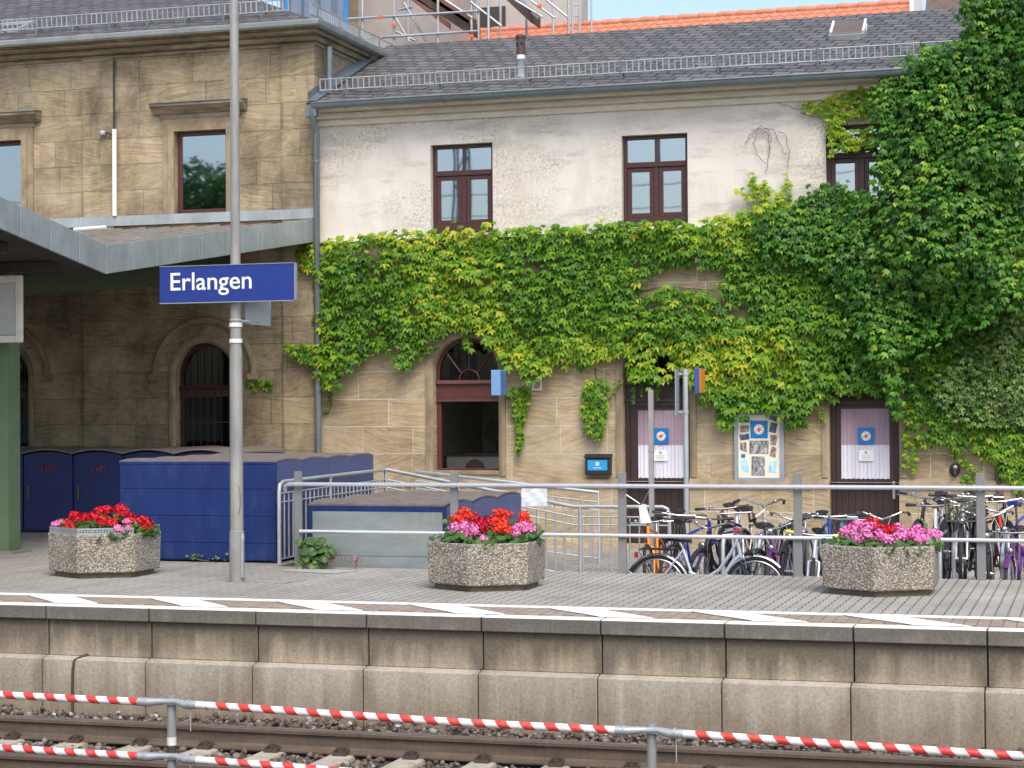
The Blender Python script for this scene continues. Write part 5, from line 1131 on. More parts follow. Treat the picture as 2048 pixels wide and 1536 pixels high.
c = planter(974, 1182, .40, "hexagonal washed-concrete planter with orange-red and pink flowers in front of the grey locker", None)
geranium("pink geranium at the left front of the middle planter", c, [(912, 1057, -.2), (928, 1054, -.25), (942, 1058, -.3), (930, 1070, -.3), (948, 1066, -.3, .05)], M_petpink, 190, GR)
geranium("orange-red geranium at the back left of the middle planter", c, [(928, 1026, .2), (912, 1040, .1), (924, 1042, .0), (938, 1032, .2)], M_petor, 170, GR)
geranium("crimson geranium in the centre of the middle planter", c, [(948, 1038, .2), (960, 1045, .1), (975, 1048, .0), (968, 1060, -.15), (956, 1052, -.1), (985, 1042, .1)], M_petcrim, 230, GR)
geranium("orange-red geranium right of centre in the middle planter", c, [(1000, 1028, .2), (1010, 1030, .2), (992, 1045, .0), (1004, 1044, .05), (1012, 1060, -.1), (998, 1060, -.1)], M_petor, 230, GR)
geranium("pink geranium at the right end of the middle planter", c, [(1036, 1058, -.05), (1050, 1055, 0), (1058, 1058, .05), (967, 1078, -.4, .045), (1032, 1068, -.1, .05)], M_petpink, 170, GR)
geranium("small red geranium above the pink one at the right end of the middle planter", c, [(1048, 1033, .2, .055), (1050, 1043, .2, .06), (1047, 1047, .15)], M_petor, 100, GR)
c = planter(1762, 1193, .42, "hexagonal washed-concrete planter with mostly pink flowers in front of the bicycles", None)
geranium("pink geranium at the left end of the right planter", c, [(1690, 1066, .1), (1702, 1060, .1), (1712, 1052, .2), (1704, 1074, -.1), (1716, 1080, -.2, .05), (1724, 1056, .15), (1732, 1073, -.2)], M_petpink, 240, GR)
geranium("rosy pink geranium left of centre in the right planter", c, [(1734, 1058, .1), (1742, 1055, .15), (1757, 1072, -.2), (1766, 1075, -.2, .05), (1776, 1080, -.35, .055), (1780, 1086, -.35, .05)], M_petpink, 210, GR)
geranium("red geranium rising from the middle of the right planter", c, [(1747, 1046, .2), (1760, 1060, .1), (1772, 1062, .1), (1784, 1061, .1), (1730, 1048, .3, .05)], M_petred, 210, GR)
geranium("pink geranium right of centre in the right planter", c, [(1798, 1066, .1), (1806, 1072, 0), (1816, 1070, 0), (1800, 1075, -.1), (1796, 1055, .2, .05)], M_petpink, 200, GR)
geranium("pink geranium at the right end of the right planter", c, [(1834, 1060, .15), (1842, 1066, .1), (1838, 1078, -.1), (1850, 1078, -.05), (1862, 1076, .05), (1868, 1070, .1), (1866, 1080, .0, .055), (1845, 1088, -.2, .05)], M_petpink, 260, GR)

# ================================================================ BICYCLES AND STANDS
WH = {}
def wheel(parent, x, Rw, tyre_mat=None):
    key = round(Rw, 3)
    for nm, mt in (("tyre", M_rubber), ("rim", M_alu), ("spokes", M_chrome)):
        if (nm, key) in WH: 
            o = link(bpy.data.objects.new(nm, WH[(nm, key)]))
        else:
            m = MB()
            if nm == "tyre": m.tube([((Rw-.017)*math.cos(t), 0, (Rw-.017)*math.sin(t)) for t in np.linspace(0, 2*math.pi, 41)[:-1]], .0185, 8, closed=True)
            elif nm == "rim": m.tube([((Rw-.043)*math.cos(t), 0, (Rw-.043)*math.sin(t)) for t in np.linspace(0, 2*math.pi, 41)[:-1]], .0105, 6, closed=True); m.tube([(0, -.045, 0), (0, .045, 0)], .022, 10); m.tube([(0, -.065, 0), (0, .065, 0)], .008, 6)
            else:
                for k in range(28):
                    t = 2*math.pi*k/28; t2 = t+(.35 if k % 2 else -.35); s = .03 if (k//2) % 2 else -.03; m.tube([(.022*math.cos(t2), s, .022*math.sin(t2)), ((Rw-.045)*math.cos(t), 0, (Rw-.045)*math.sin(t))], .0016, 3)
            o = m.build(nm, mt, None, smooth=True); WH[(nm, key)] = o.data
        if nm == "tyre": w0 = o; o.name = "wheel"; o.parent = parent; o.location = (x, 0, Rw)
        else: o.parent = w0
    return w0
def bicycle(label, px, Y, yaw, fmat, kind="diamond", bar="flat", z=None, basket=None, lamp=True, fender=None, rack=False, grip=None, smat=None, lean=0, Rw=.335, fork=None, tail=False, sad=0.0, seatpost=None, stem=.02):
    x = XY(px, 1080, Y); z = yz(Y) if z is None else z
    t = thing("bicycle", label, "bicycle", (x, Y, z), 0, "bicycles parked below the platform railing"); t.rotation_euler = (R_(lean), 0, R_(yaw))
    B = lambda m, nm, mt, sm=True, par=None: m.build(nm, mt, par or t, local=True, smooth=sm)
    rx, fx = -.53, .53; bb = (-.09, 0, .285); sc = (-.25, 0, .74); ht = (.325, 0, .86); hb = (.372, 0, .66)
    wheel(t, rx, Rw); wheel(t, fx, Rw); m = MB()
    if kind == "diamond": m.tube([sc, (ht[0]+.008, 0, ht[2]-.03)], .0155, 8); m.tube([bb, (hb[0]-.005, 0, hb[2]+.03)], .0185, 8)
    else:
        m.tube([bb, (.02, 0, .30), (.16, 0, .42), (.29, 0, .62), (hb[0], 0, hb[2]+.03)], .022, 10); m.tube([(-.185, 0, .50), (-.02, 0, .43), (.14, 0, .53), (.26, 0, .70), (ht[0]+.005, 0, ht[2]-.03)] if kind == "step" else [(-.15, 0, .42), (.0, 0, .42), (.2, 0, .60), (ht[0], 0, ht[2]-.04)], .018, 8)
    m.tube([bb, sc], .0165, 8); m.tube([hb, ht], .020, 10)
    for s in (-1, 1): m.tube([(bb[0], s*.03, bb[2]), (rx, s*.06, Rw)], .0095, 6); m.tube([(sc[0]-.005, s*.012, sc[2]-.02), (-.34, s*.05, .60), (rx, s*.06, Rw)], .0085, 6)
    B(m, "frame", fmat); m = MB()
    m.tube([hb, (hb[0]+.015, 0, hb[2]-.035)], .02, 8)
    for s in (-1, 1): m.tube([(hb[0]+.008, 0, hb[2]-.03), (hb[0]+.012, s*.055, hb[2]-.05), (hb[0]+.05, s*.055, .50), (fx, s*.055, Rw)], [.014, .015, .013, .009], 8)
    B(m, "fork", fork or fmat)
    m = MB(); m.tube([sc, (-.285, 0, .86+sad)], .0135, 8); B(m, "seat_post", seatpost or M_chrome)
    m = MB(); zs = .89+sad; N = 10; sec = []
    prof = [(-.43, .06, .0), (-.41, .075, .012), (-.36, .078, .016), (-.30, .06, .010), (-.23, .03, .004), (-.17, .020, 0), (-.155, .012, -.012)]
    V = []; n = 8
    for X_, hw_, dz in prof:
        for k in range(n): a = 2*math.pi*k/n; V.append((X_, hw_*math.cos(a), zs+dz+(.024 if math.sin(a) > 0 else .034)*math.sin(a)))
    m.add(V, [(i*n+k, i*n+(k+1) % n, (i+1)*n+(k+1) % n, (i+1)*n+k) for i in range(len(prof)-1) for k in range(n)]+[tuple(range(n))[::-1], tuple(range((len(prof)-1)*n, len(prof)*n))]); B(m, "saddle", smat or M_black)
    m = MB(); sx_, sz_ = ht[0]-.02, ht[2]+stem
    m.tube([ht, (sx_, 0, sz_)], .0125, 8); g = []
    if bar == "flat": P = [(sx_+.05, 0, sz_+.01), (sx_+.05, .10, sz_+.015), (sx_+.02, .30, sz_+.03)]; G = [(sx_+.035, .19, sz_+.021), (sx_+.02, .31, sz_+.03)]
    elif bar == "city": P = [(sx_+.05, 0, sz_+.01), (sx_+.07, .09, sz_+.04), (sx_+.03, .20, sz_+.085), (sx_-.08, .27, sz_+.075), (sx_-.17, .29, sz_+.055)]; G = [(sx_-.07, .268, sz_+.077), (sx_-.18, .292, sz_+.053)]
    else: P = [(sx_+.06, 0, sz_), (sx_+.06, .17, sz_), (sx_+.13, .19, sz_-.01), (sx_+.155, .195, sz_-.06), (sx_+.11, .20, sz_-.12), (sx_+.02, .20, sz_-.13)]; G = P[2:]
    m.tube([(sx_, 0, sz_), P[0]], .013, 8)
    for s in (-1, 1): m.tube([(a, s*b, c_) for a, b, c_ in P], .0115, 8)
    hb_ = B(m, "handlebar", M_chrome)
    for s in (-1, 1):
        q = MB(); q.tube([(a, s*b, c_) for a, b, c_ in G], .0165, 8); B(q, "grip", grip or M_black, True, hb_)
    if bar != "drop":
        q = MB()
        for s in (-1, 1):
            q.tube([(G[0][0]+.0, s*(G[0][1]-.03), G[0][2]), (G[0][0]+.05, s*(G[0][1]+.0), G[0][2]-.01), (G[1][0]+.05, s*(G[1][1]-.01), G[1][2]-.02)], .006, 5)
            q.tube([(G[0][0]+.02, s*(G[0][1]-.05), G[0][2]), (G[0][0]+.12, s*.10, sz_+.06), (.40, s*.03, .74), (.44, s*.05, .56)], .0032, 4)
        q.ell((P[1][0]-.01, -.13, P[1][2]+.025), .022, .022, .018, 8, 5); B(q, "brake_lever", M_alu, True, hb_)
    m = MB(); m.tube([(bb[0], -.055, bb[2]), (bb[0], .055, bb[2])], .018, 8); m.tube([(bb[0]+.088*math.cos(t), -.05, bb[2]+.088*math.sin(t)) for t in np.linspace(0, 6.283, 21)[:-1]], .006, 5, closed=True)
    for s in (-1, 1):
        a = -.6; dx_, dz_ = s*.165*math.cos(a), s*.165*math.sin(a); m.tube([(bb[0], s*.065, bb[2]), (bb[0]+dx_, s*.07, bb[2]+dz_)], .009, 6); m.box(bb[0]+dx_-.04, bb[0]+dx_+.04, s*.075, s*.15, bb[2]+dz_-.011, bb[2]+dz_+.011)
    for s in (-1, 1): m.tube([(bb[0], -.05, bb[2]+s*.088), (rx, -.05, Rw+s*.035)], .004, 4)
    B(m, "crank", M_black)
    fm = fender
    if fm:
        def mud(cx, a0, a1):
            q = MB(); V = []; n = 22
            for i in range(n+1):
                a = R_(a0+(a1-a0)*i/n)
                for dy, dr in ((-.027, -.010), (-.015, .004), (.015, .004), (.027, -.010)): V.append((cx+(Rw+.016+dr)*math.cos(a), dy, Rw+(Rw+.016+dr)*math.sin(a)))
            q.add(V, [(i*4+k, i*4+k+1, (i+1)*4+k+1, (i+1)*4+k) for i in range(n) for k in range(3)])
            for s in (-1, 1): q.tube([(cx, s*.06, Rw), (cx+(Rw+.012)*math.cos(R_((a0+a1)/2+40)), s*.025, Rw+(Rw+.012)*math.sin(R_((a0+a1)/2+40)))], .0028, 4)
            B(q, "mudguard", fm)
        mud(rx, 20, 205); mud(fx, 18, 172) if False else mud(fx, 42, 185)
    if rack:
        q = MB(); zr = Rw*2+.06
        for s in (-1, 1): q.tube([(-.30, s*.05, zr), (-.72, s*.06, zr), (rx, s*.065, Rw)], .006, 5)
        for X_ in (-.36, -.48, -.60, -.72): q.tube([(X_, -.058, zr), (X_, .058, zr)], .006, 5)
        q.box(-.70, -.40, -.05, .05, zr+.008, zr+.016); B(q, "rack", M_black)
    if lamp:
        q = MB(); q.tube([(hb[0]+.03, 0, hb[2]+.03), (hb[0]+.075, 0, hb[2]+.055), (hb[0]+.135, 0, hb[2]+.055)], [.012, .030, .040], 12); l_ = B(q, "headlight", M_black)
        q = MB(); q.ell((hb[0]+.136, 0, hb[2]+.055), .012, .035, .035); B(q, "lens", M_chrome, True, l_)
    if tail:
        q = MB(); q.box(-.775, -.75, -.035, .035, Rw*2-.03, Rw*2+.03); B(q, "rear_light", M_red, False)
    if basket:
        q = MB(); x0, x1, y0, y1, z0, z1 = ht[0]+.06, ht[0]+.32, -.17, .17, ht[2]-.13, ht[2]+.09
        for z_ in np.linspace(z0, z1, 6): 
            e = .03*(z1-z_)/(z1-z0); q.tube([(x0+e, y0+e, z_), (x1-e, y0+e, z_), (x1-e, y1-e, z_), (x0+e, y1-e, z_)], .004, 4, closed=True)
        for k in range(9):
            v = y0+(y1-y0)*k/8; q.tube([(x1, v, z1), (x1-.03, v*.85, z0)], .003, 4); q.tube([(x0, v, z1), (x0+.03, v*.85, z0)], .003, 4); q.tube([(x0+.03, v*.85, z0), (x1-.03, v*.85, z0)], .003, 4)
        for k in range(7):
            v = x0+(x1-x0)*k/6; q.tube([(v, y0, z1), (v, y0+.025, z0)], .003, 4); q.tube([(v, y1, z1), (v, y1-.025, z0)], .003, 4)
        q.box(x0+.035, x1-.035, y0+.03, y1-.03, z0-.004, z0+.002); B(q, "basket", basket)
    q = MB(); q.tube([(-.33, .02, .64), (-.22, .10, .5), (-.34, .12, .36), (-.45, .05, .45), (-.36, .03, .62)], .009, 5, closed=True); B(q, "lock_cable", M_black)
    return t
P_ = lambda n, c, r=.35, me=.0: mk("bike_"+n, c, r, me, var=.05, scale=12)
silver = P_("silver_paint", (.60, .64, .72), .32, .3); navy = P_("navy_paint", (.02, .03, .05)); orange = P_("orange_paint", (.80, .25, .01)); blue = P_("blue_paint", (.03, .035, .30)); black = P_("black_paint", (.018, .018, .02)); cream = P_("cream_paint", (.68, .66, .58)); purple = P_("purple_paint", (.22, .05, .24)); brblue = P_("bright_blue_paint", (.02, .08, .42)); red = P_("red_paint", (.50, .03, .02)); white = P_("white_paint", (.74, .74, .74)); green = P_("green_paint", (.10, .26, .06)); yellow = P_("yellow_grip", (.85, .72, .04)); teal = P_("teal_paint", (.03, .24, .27)); olive = P_("olive_basket", (.075, .085, .06)); saddleblue = P_("saddle_blue", (.012, .03, .14)); brown = P_("brown_grip", (.13, .05, .025)); steel = P_("steel_mudguard", (.6, .6, .62), .25, .9); violet = P_("violet_paint", (.11, .02, .16))
# the silver step-through parked side on: its lower tubes are light, its upper tubes fade to dark paint
bicycle("silver low-step bicycle parked side-on closest behind the railing", 1412, 5.05, -2, silver, "step", "city", z=-.54, fender=steel, rack=True, tail=True, fork=navy, sad=-.05, stem=-.03)
bicycle("orange-framed bicycle facing the platform by the thin grey pole", 1318, 6.3, -86, orange, bar="flat", lamp=False, z=-.47, lean=5)
bicycle("violet-blue bicycle standing with its saddle towards the platform", 1392, 6.5, 74, blue, "diamond", "flat", fender=None, smat=black, lamp=False, grip=brown, sad=.02)
bicycle("black city bicycle with round headlight and dark handlebar", 1428, 6.2, -100, black, "step", "city", fender=black, lean=-4)
bicycle("steel-grey racing bicycle with curled drop handlebars", 1484, 6.6, -82, silver, "diamond", "drop", lamp=False, z=-.36, lean=3)
bicycle("cream bicycle with a red lamp turned away from the platform", 1512, 6.7, 84, cream, "diamond", "city", fender=steel, tail=True, lamp=False, z=-.33)
bicycle("purple bicycle with white headlight beside the railing post", 1566, 6.1, -92, purple, "step", "city", fender=violet, lean=3)
bicycle("silver bicycle with bright yellow grips", 1622, 5.9, -84, silver, "diamond", "flat", grip=yellow, lamp=False, lean=-4)
bicycle("bright blue bicycle with a red fork near the pink-flowered planter", 1652, 6.5, -76, brblue, "diamond", "flat", fork=red, lamp=False, z=-.40)
bicycle("teal bicycle mostly hidden by the pink-flowered planter", 1700, 6.4, -98, teal, "diamond", "flat", lamp=False, z=-.42)
bicycle("black bicycle with white mudguards behind the flowers of the right planter", 1765, 6.5, -84, black, "step", "city", fender=white, lamp=False, z=-.42)
bicycle("black and green bicycle raised in the stand by the second door", 1850, 6.6, -100, black, "diamond", "flat", fork=green, lamp=False, z=-.18, lean=-6)
bicycle("white-forked bicycle standing tall beside the planter", 1884, 6.3, -92, white, "diamond", "flat", fork=white, lamp=False, z=-.26, lean=2)
bicycle("white city bicycle with an olive wire basket and headlight", 1926, 6.2, -88, white, "step", "city", basket=olive, fender=black, z=-.24)
bicycle("black bicycle behind the basket bicycle with its saddle towards the wall", 1946, 7.1, -82, black, "diamond", "flat", lamp=False, z=-.20, fender=black)
bicycle("red bicycle with silver handlebar right of the basket bicycle", 1996, 6.5, -72, red, "diamond", "city", fork=white, z=-.33, lean=5)
bicycle("dark blue bicycle with a blue saddle at the right edge", 2046, 6.6, 78, brblue, "diamond", "city", smat=saddleblue, fender=steel, z=-.30, lamp=False, sad=.05)
bicycle("violet bicycle with headlight in the lower right corner of the stands", 2032, 5.7, -95, violet, "step", "flat", fender=violet, z=-.5)
bicycle("dark grey bicycle squeezed in behind the racing bicycle", 1462, 7.2, -86, black, "diamond", "flat", z=-.36, fender=black, lamp=False, lean=4)
bicycle("black bicycle with dark mudguards left of the purple bicycle", 1545, 6.0, 82, black, "step", "city", z=-.50, fender=black, lamp=False, sad=.03)
bicycle("navy bicycle between the purple bicycle and the yellow-gripped one", 1600, 6.7, -95, navy, "diamond", "city", z=-.45, fender=black)
bicycle("black bicycle close behind the orange-framed bicycle", 1345, 6.9, -78, black, "diamond", "flat", z=-.42, fender=black, lamp=False, lean=-5)
bicycle("black bicycle wedged between the white-forked and the basket bicycle", 1905, 6.9, 86, black, "diamond", "flat", z=-.22, fender=black, lamp=False)
bicycle("dark bicycle between the basket bicycle and the red one", 1968, 6.1, -84, navy, "step", "city", z=-.38, fender=black)
bicycle("black bicycle leaning behind the red bicycle", 2018, 7.1, -80, black, "diamond", "flat", z=-.24, fender=black, lamp=False, lean=6)
for k, px in enumerate((1446, 1512, 1526, 1590, 1700, 1772, 1880, 1908, 1975, 2017)):
    Y = 5.75; x = XY(px, 1110, Y); z0 = -.56; m = MB(); ys = [Y, Y, Y+.06, Y+.16, Y+.75, Y+.85, Y+.91, Y+.91]; zs = [z0, .20, .29, .325, .325, .29, .20, yz(Y+.91)]
    o = m; o.tube([(x, a, b) for a, b in zip(ys, zs)], .024, 10); props(o.build("bike_stand", M_galv, smooth=True), "galvanised steel hoop between the parked bicycles", "bike stand", "bike stands among the bicycles")

# ================================================================ BUILDING AND SCAFFOLD BEHIND THE ROOF
bb_ = thing("rendered_building", "grey-pink rendered building under renovation behind the slate roof", "building", (-3, 19, -.3)); YB2 = 18.4
xr = XY(1178, 20, YB2); xm = XY(905, 40, YB2); xs0 = XY(716, 40, YB2)
m = MB(); m.box(xs0, xm, YB2, YB2+6, -.3, 13); m.build("wall", M_render, bb_)
m = MB(); m.box(XY(560, 30, YB2), xs0-.002, YB2+.02, YB2+6, -.3, 13); m.build("old_wall", mk("ochre_old_render", (.34, .26, .16), .9, var=.2), bb_)
m = MB(); xr = XY(1176, 20, YB2+1.9); m.box(xm+.002, xr, YB2+1.4, YB2+1.9, -.3, 13); m.build("set_back_wall", mk("pale_render", (.47, .44, .41), .9, var=.1, scale=3), bb_)
m = MB(); m.box(XY(960, 20, YB2+1.36), XY(1010, 20, YB2+1.36), YB2+1.36, YB2+1.5, ZY(980, 55, YB2+1.36), ZY(980, 14, YB2+1.36)); m.build("dark_window", M_dark, bb_)
nt_ = thing("scaffold_net", "blue-grey safety net with bright blue straps on the scaffold", "net", (-5, 17.6, 7)); Yn = 17.7
m = MB(); x0, x1 = XY(560, 30, Yn), XY(694, 30, Yn); n = 16; V = [(x0+(x1-x0)*i/n, Yn+.04*math.sin(i*1.7), z) for z in (6.0, 12.0) for i in range(n+1)]; m.add(V, [(i, i+1, n+2+i, n+1+i) for i in range(n)]); m.build("mesh", M_net, nt_)
for px in (571, 691):
    m = MB(); x0 = XY(px, 30, Yn-.1); m.add([(x0+.035*s+.02*math.sin(k*1.9), Yn-.06-.01*k % .02, 6+.3*k) for k in range(21) for s in (-1, 1)], [(2*k, 2*k+1, 2*k+3, 2*k+2) for k in range(20)]); m.build("strap", M_netblue, nt_)
sf = thing("scaffold", "steel tube scaffold with red-brown stair boards in front of the rendered building", "scaffold", (-2, 17, -.3)); Ys = 17.0
def tb(mb, a, b, r=.024, ya=0, yb=0): mb.tube([PY(*a, Ys+ya), PY(*b, Ys+yb)], r, 8)
m = MB()
for px, ya in ((725, 0), (788, 0), (876, 0), (943, .0), (957, .0), (977, -.1), (1001, .9), (1053, .9), (1106, .9), (1137, .9), (816, 1.1), (1183, 1.4)):
    x = XY(px, 40, Ys+ya); m.tube([(x, Ys+ya, 2.0), (x, Ys+ya, 12.5 if px != 1183 else ZY(1183, -20, Ys+ya))], .024 if px != 1183 else .018, 8)
m.build("standard", M_scaf, sf, smooth=True); m = MB()
for a, b in (((695, 38), (955, 22)), ((708, 78), (955, 62)), ((955, 22), (957, 21))): tb(m, a, b, .022, -.05, -.05)
for a, b in (((788, 30), (820, 84)), ((790, 62), (832, 82)), ((808, 5), (852, 82)), ((797, 20), (825, 14))): tb(m, a, b, .022, .6, .6)
for a, b in (((890, 0), (945, 36)), ((942, 4), (1003, 52)), ((1030, 0), (1085, 34)), ((1093, 0), (1135, 34)), ((1060, 0), (1110, 36))): tb(m, a, b, .02, -.02, -.02)
m.build("ledger", M_scaf, sf, smooth=True)
def flight(a, b, w, mat, nm, t=.05):
    A, B = PY(*a, Ys+.1), PY(*b, Ys+.1); q = MB(); P = [A, B, B+(0, w, 0), A+(0, w, 0)]; q.add([p+(0, 0, -t) for p in P]+[p+(0, 0, t) for p in P], [(0, 3, 2, 1), (4, 5, 6, 7), (0, 1, 5, 4), (1, 2, 6, 5), (2, 3, 7, 6), (3, 0, 4, 7)]); q.build(nm, mat, sf)
flight((832, -14), (938, 54), .65, M_boardd, "stair_flight", .12); flight((852, -14), (952, 48), .05, M_board, "stair_board", .075); flight((812, -14), (900, 52), .05, M_board, "stair_board", .06)
flight((1010, -14), (1062, 34), .6, M_boardd, "stair_flight", .10); flight((1024, -14), (1075, 32), .05, mk("steel_stair_side", (.3, .3, .3), .6), "stair_board", .05)
for px, py in ((760, 34), (788, 50), (755, 75), (943, 72), (1078, 12)): MB().box(XY(px-4, py, Ys-.09), XY(px+4, py, Ys-.09), Ys-.10, Ys-.06, ZY(px, py+3, Ys-.09), ZY(px, py-3, Ys-.09)).build("coupler", M_scafred, sf)
ld = thing("ladder", "light metal ladder standing beside the scaffold against the sky", "ladder", (0, 18, 6)); m = MB()
for px in (1146, 1160): x = XY(px, 20, 18.1); m.tube([(x-.05, 18.1, 6), (x, 18.1, ZY(1150, -30, 18.1))], .02, 6)
x0, x1 = XY(1146, 20, 18.1), XY(1160, 20, 18.1)
for k in range(18): z = 6.2+.19*k; m.tube([(x0-.03, 18.1, z), (x1-.03, 18.1, z)], .012, 6)
m.build("frame", M_scaf, ld, smooth=True)
oh = thing("tiled_house", "house with bright orange tiled roof behind the slate roof", "building", (4, 21, -.3)); YO = 19.5
xa, xb = XY(890, 70, 18.9), XY(1842, 5, YO); zr = ZY(1500, 18, YO); ta_ = math.tan(R_(42))
m = MB(); m.prism([(YO, zr-.06), (YO-3.0, zr-.06-3.0*ta_), (YO-3.0, zr-.16-3*ta_), (YO, zr-.2), (YO+3, zr-.16-3*ta_), (YO+3, zr-.06-3*ta_)], xa, xb, 'x'); m.build("roof", M_tile, oh)
m = MB()
for k in range(int((xb-xa)/.36)): x = xa+.36*k; m.tube([(x, YO, zr-.075), (x+.05, YO, zr-.07), (x+.35, YO, zr-.08)], [.062, .066, .056], 10)
m.build("ridge_tiles", M_ridge, oh, smooth=True)
m = MB().box(xb-.045, xb+.02, YO-1.7, YO, zr-1.2, zr+.1); m.build("verge", M_paper, oh)
m = MB().box(xa+.1, xb-.1, YO-2.2, YO+2.2, -.3, zr-2.3); m.build("wall", M_render, oh)
ob = thing("brown_roofed_house", "house with old brown tiled roof beyond the orange roof", "building", (9, 21, -.3)); xc = XY(1848, 10, YO); zr2 = zr+.75
m = MB(); m.prism([(YO+1, zr2), (YO-3, zr2-4*ta_), (YO-3, zr2-.1-4*ta_), (YO+1, zr2-.15), (YO+5, zr2-4*ta_)], xc+.03, xc+9, 'x'); m.build("roof", M_oldtile, ob)
m = MB()
for k in range(7): z = zr2-.35*k-.4; y = YO+1-(zr2-z)/ta_; m.tube([(xc+.03, y-.01, z), (xc+9, y-.01, z)], .02, 5)
m.build("tile_course", M_oldtile, ob); m = MB().box(xc+.2, xc+8.8, YO-2, YO+4, -.3, zr2-3.2); m.build("wall", M_render, ob)

# ================================================================ CREEPERS ON THE WALL
def sample(poly, n, holes=(), jit=6):
    poly = np.array(poly, float); x0, y0 = poly.min(0); x1, y1 = poly.max(0); X = []; Y = []
    while sum(map(len, X)) < n:
        px = rng.uniform(x0, x1, n*2); py = rng.uniform(y0, y1, n*2); k = inpoly(px+rng.normal(0, jit, n*2), py+rng.normal(0, jit, n*2), poly)
        for h in holes: k &= ~inpoly(px+rng.normal(0, 4, n*2), py+rng.normal(0, 4, n*2), h)
        X.append(px[k]); Y.append(py[k])
    return np.concatenate(X)[:n], np.concatenate(Y)[:n]
def pyv(px, py, Y):
    d = AF[None]+AR[None]*((px-1024)/(F*2048))[:, None]-AU[None]*((py-768)/(F*2048))[:, None]; t = (Y-CAM[1])/d[:, 1]; return CAM[None]+d*t[:, None]
def area(poly):
    p = np.array(poly, float); return abs(np.sum(p[:, 0]*np.roll(p[:, 1], -1)-np.roll(p[:, 0], -1)*p[:, 1]))/2
def creeper(parent, name, poly, holes, cover, size, mat, bulge, tintf, T=LEAF, jit=6, tilt=.85, spin=.24, px_leaf=190., spread=.34, Y0=11.95, inner=.5):
    n = int(area(poly)/px_leaf*cover); px, py = sample(poly, n, holes, jit); b = bulge(px, py); e = 5.0
    gx = (bulge(px+e, py)-bulge(px-e, py))/(2*e)*143; gz = -(bulge(px, py+e)-bulge(px, py-e))/(2*e)*143
    dep = b*(1-inner*rng.random(n)**1.6); P = pyv(px, py-7, Y0-dep)
    N = np.stack([-gx*.9+rng.normal(0, spread, n), -np.ones(n), tilt-gz*.9+rng.normal(0, spread*.8, n)], 1)
    tint = np.clip(tintf(px, py, n), 0, 1); return scatter(name, P, N, rng.uniform(*size, n), tint, mat, parent, T=T, spin=spin)
BRIGHT = [(596,494),(640,486),(760,472),(900,465),(1000,462),(1130,458),(1250,452),(1380,448),(1470,438),(1510,420),(1560,410),(1600,440),(1660,500),(1720,560),(1760,640),(1800,760),(1795,790),(1740,785),(1660,795),(1625,812),(1600,855),(1572,855),(1556,826),(1530,822),(1480,830),(1452,862),(1434,828),(1402,795),(1372,758),(1342,742),(1330,755),(1290,768),(1258,760),(1250,705),(1228,700),(1205,728),(1160,733),(1105,728),(1085,752),(1050,758),(1012,735),(990,700),(960,672),(930,658),(905,652),(880,672),(862,697),(848,715),(825,726),(815,748),(795,745),(785,702),(740,708),(715,722),(690,740),(680,765),(655,784),(640,780),(634,740),(632,600),(622,525),(602,560),(596,530)]
HOL = [[(1050,512),(1092,528),(1085,550),(1058,542)],[(1318,535),(1390,532),(1440,545),(1452,568),(1400,588),(1340,574),(1278,600),(1270,585)],[(1440,602),(1500,612),(1502,640),(1452,634)],[(953,553),(986,560),(980,577),(957,572)],[(1304,704),(1346,712),(1342,744),(1308,742)],[(1688,735),(1762,733),(1766,757),(1688,757)],[(1180,560),(1200,562),(1196,574)]]
HOL = [[(sum(p[0] for p in h)/len(h)+(x-sum(p[0] for p in h)/len(h))*.98, sum(p[1] for p in h)/len(h)+(y-sum(p[1] for p in h)/len(h))*1.05+4) for x, y in h] for h in HOL]
bN = lambda px, py, s, k: vnoise(px, py, s, k)
def bulB(px, py): return .05+.17*bN(px, py, 46, 1)+.09*bN(px, py, 22, 2)
cB = thing("boston_ivy", "bright green Boston ivy with pointed leaves covering the middle of the station wall", "creeper", (2, 11.9, 1))
def tintB(px, py, n):
    top = np.interp(px, [600, 1000, 1470, 1560], [490, 463, 438, 408]); edge = np.exp(-np.clip(py-top, 0, None)/16.)
    patch = np.clip(bN(px, py, 120, 9)*1.5-.62, 0, .5)+.16*np.exp(-((px-1250)/260)**2-((py-680)/110)**2)+.12*np.exp(-((px-1500)/130)**2-((py-760)/80)**2)
    return rng.normal(.43, .19, n)+.48*edge*rng.random(n)+patch*.55
creeper(cB, "foliage", BRIGHT, HOL, 4.6, (.062, .132), M_leafB, bulB, tintB)
STR = [[(1010,788),(1030,778),(1056,780),(1060,800),(1050,830),(1046,860),(1046,885),(1040,915),(1033,912),(1036,870),(1030,835),(1018,805)],[(1166,772),(1190,762),(1216,768),(1218,800),(1210,845),(1200,880),(1186,886),(1168,870),(1165,830)],[(928,658),(946,664),(942,708),(929,704)],[(480,778),(500,764),(545,768),(542,784),(500,786)],[(565,698),(600,690),(634,700),(634,738),(605,735),(575,716)],[(1618,795),(1640,800),(1652,850),(1645,855),(1632,815)],[(1216,798),(1240,764),(1246,768),(1222,802)],[(655,785),(664,790),(663,815),(650,832),(647,826),(656,812)],[(1280,770),(1286,770),(1285,800),(1281,800)],[(1312,768),(1320,768),(1318,806),(1313,806)],[(1262,775),(1268,775),(1272,812),(1268,812)]]
for k, s in enumerate(STR): creeper(cB, "hanging_shoot", s, [], 5.0 if k < 2 or k in (3, 4) else 3.2, (.06, .10) if k < 5 else (.028, .045), M_leafB, lambda px, py: .05+.08*bN(px, py, 20, 4), lambda px, py, n: rng.normal(.55, .2, n), jit=2, px_leaf=150 if k < 5 else 40, Y0=11.96 if k != 4 else 11.80)
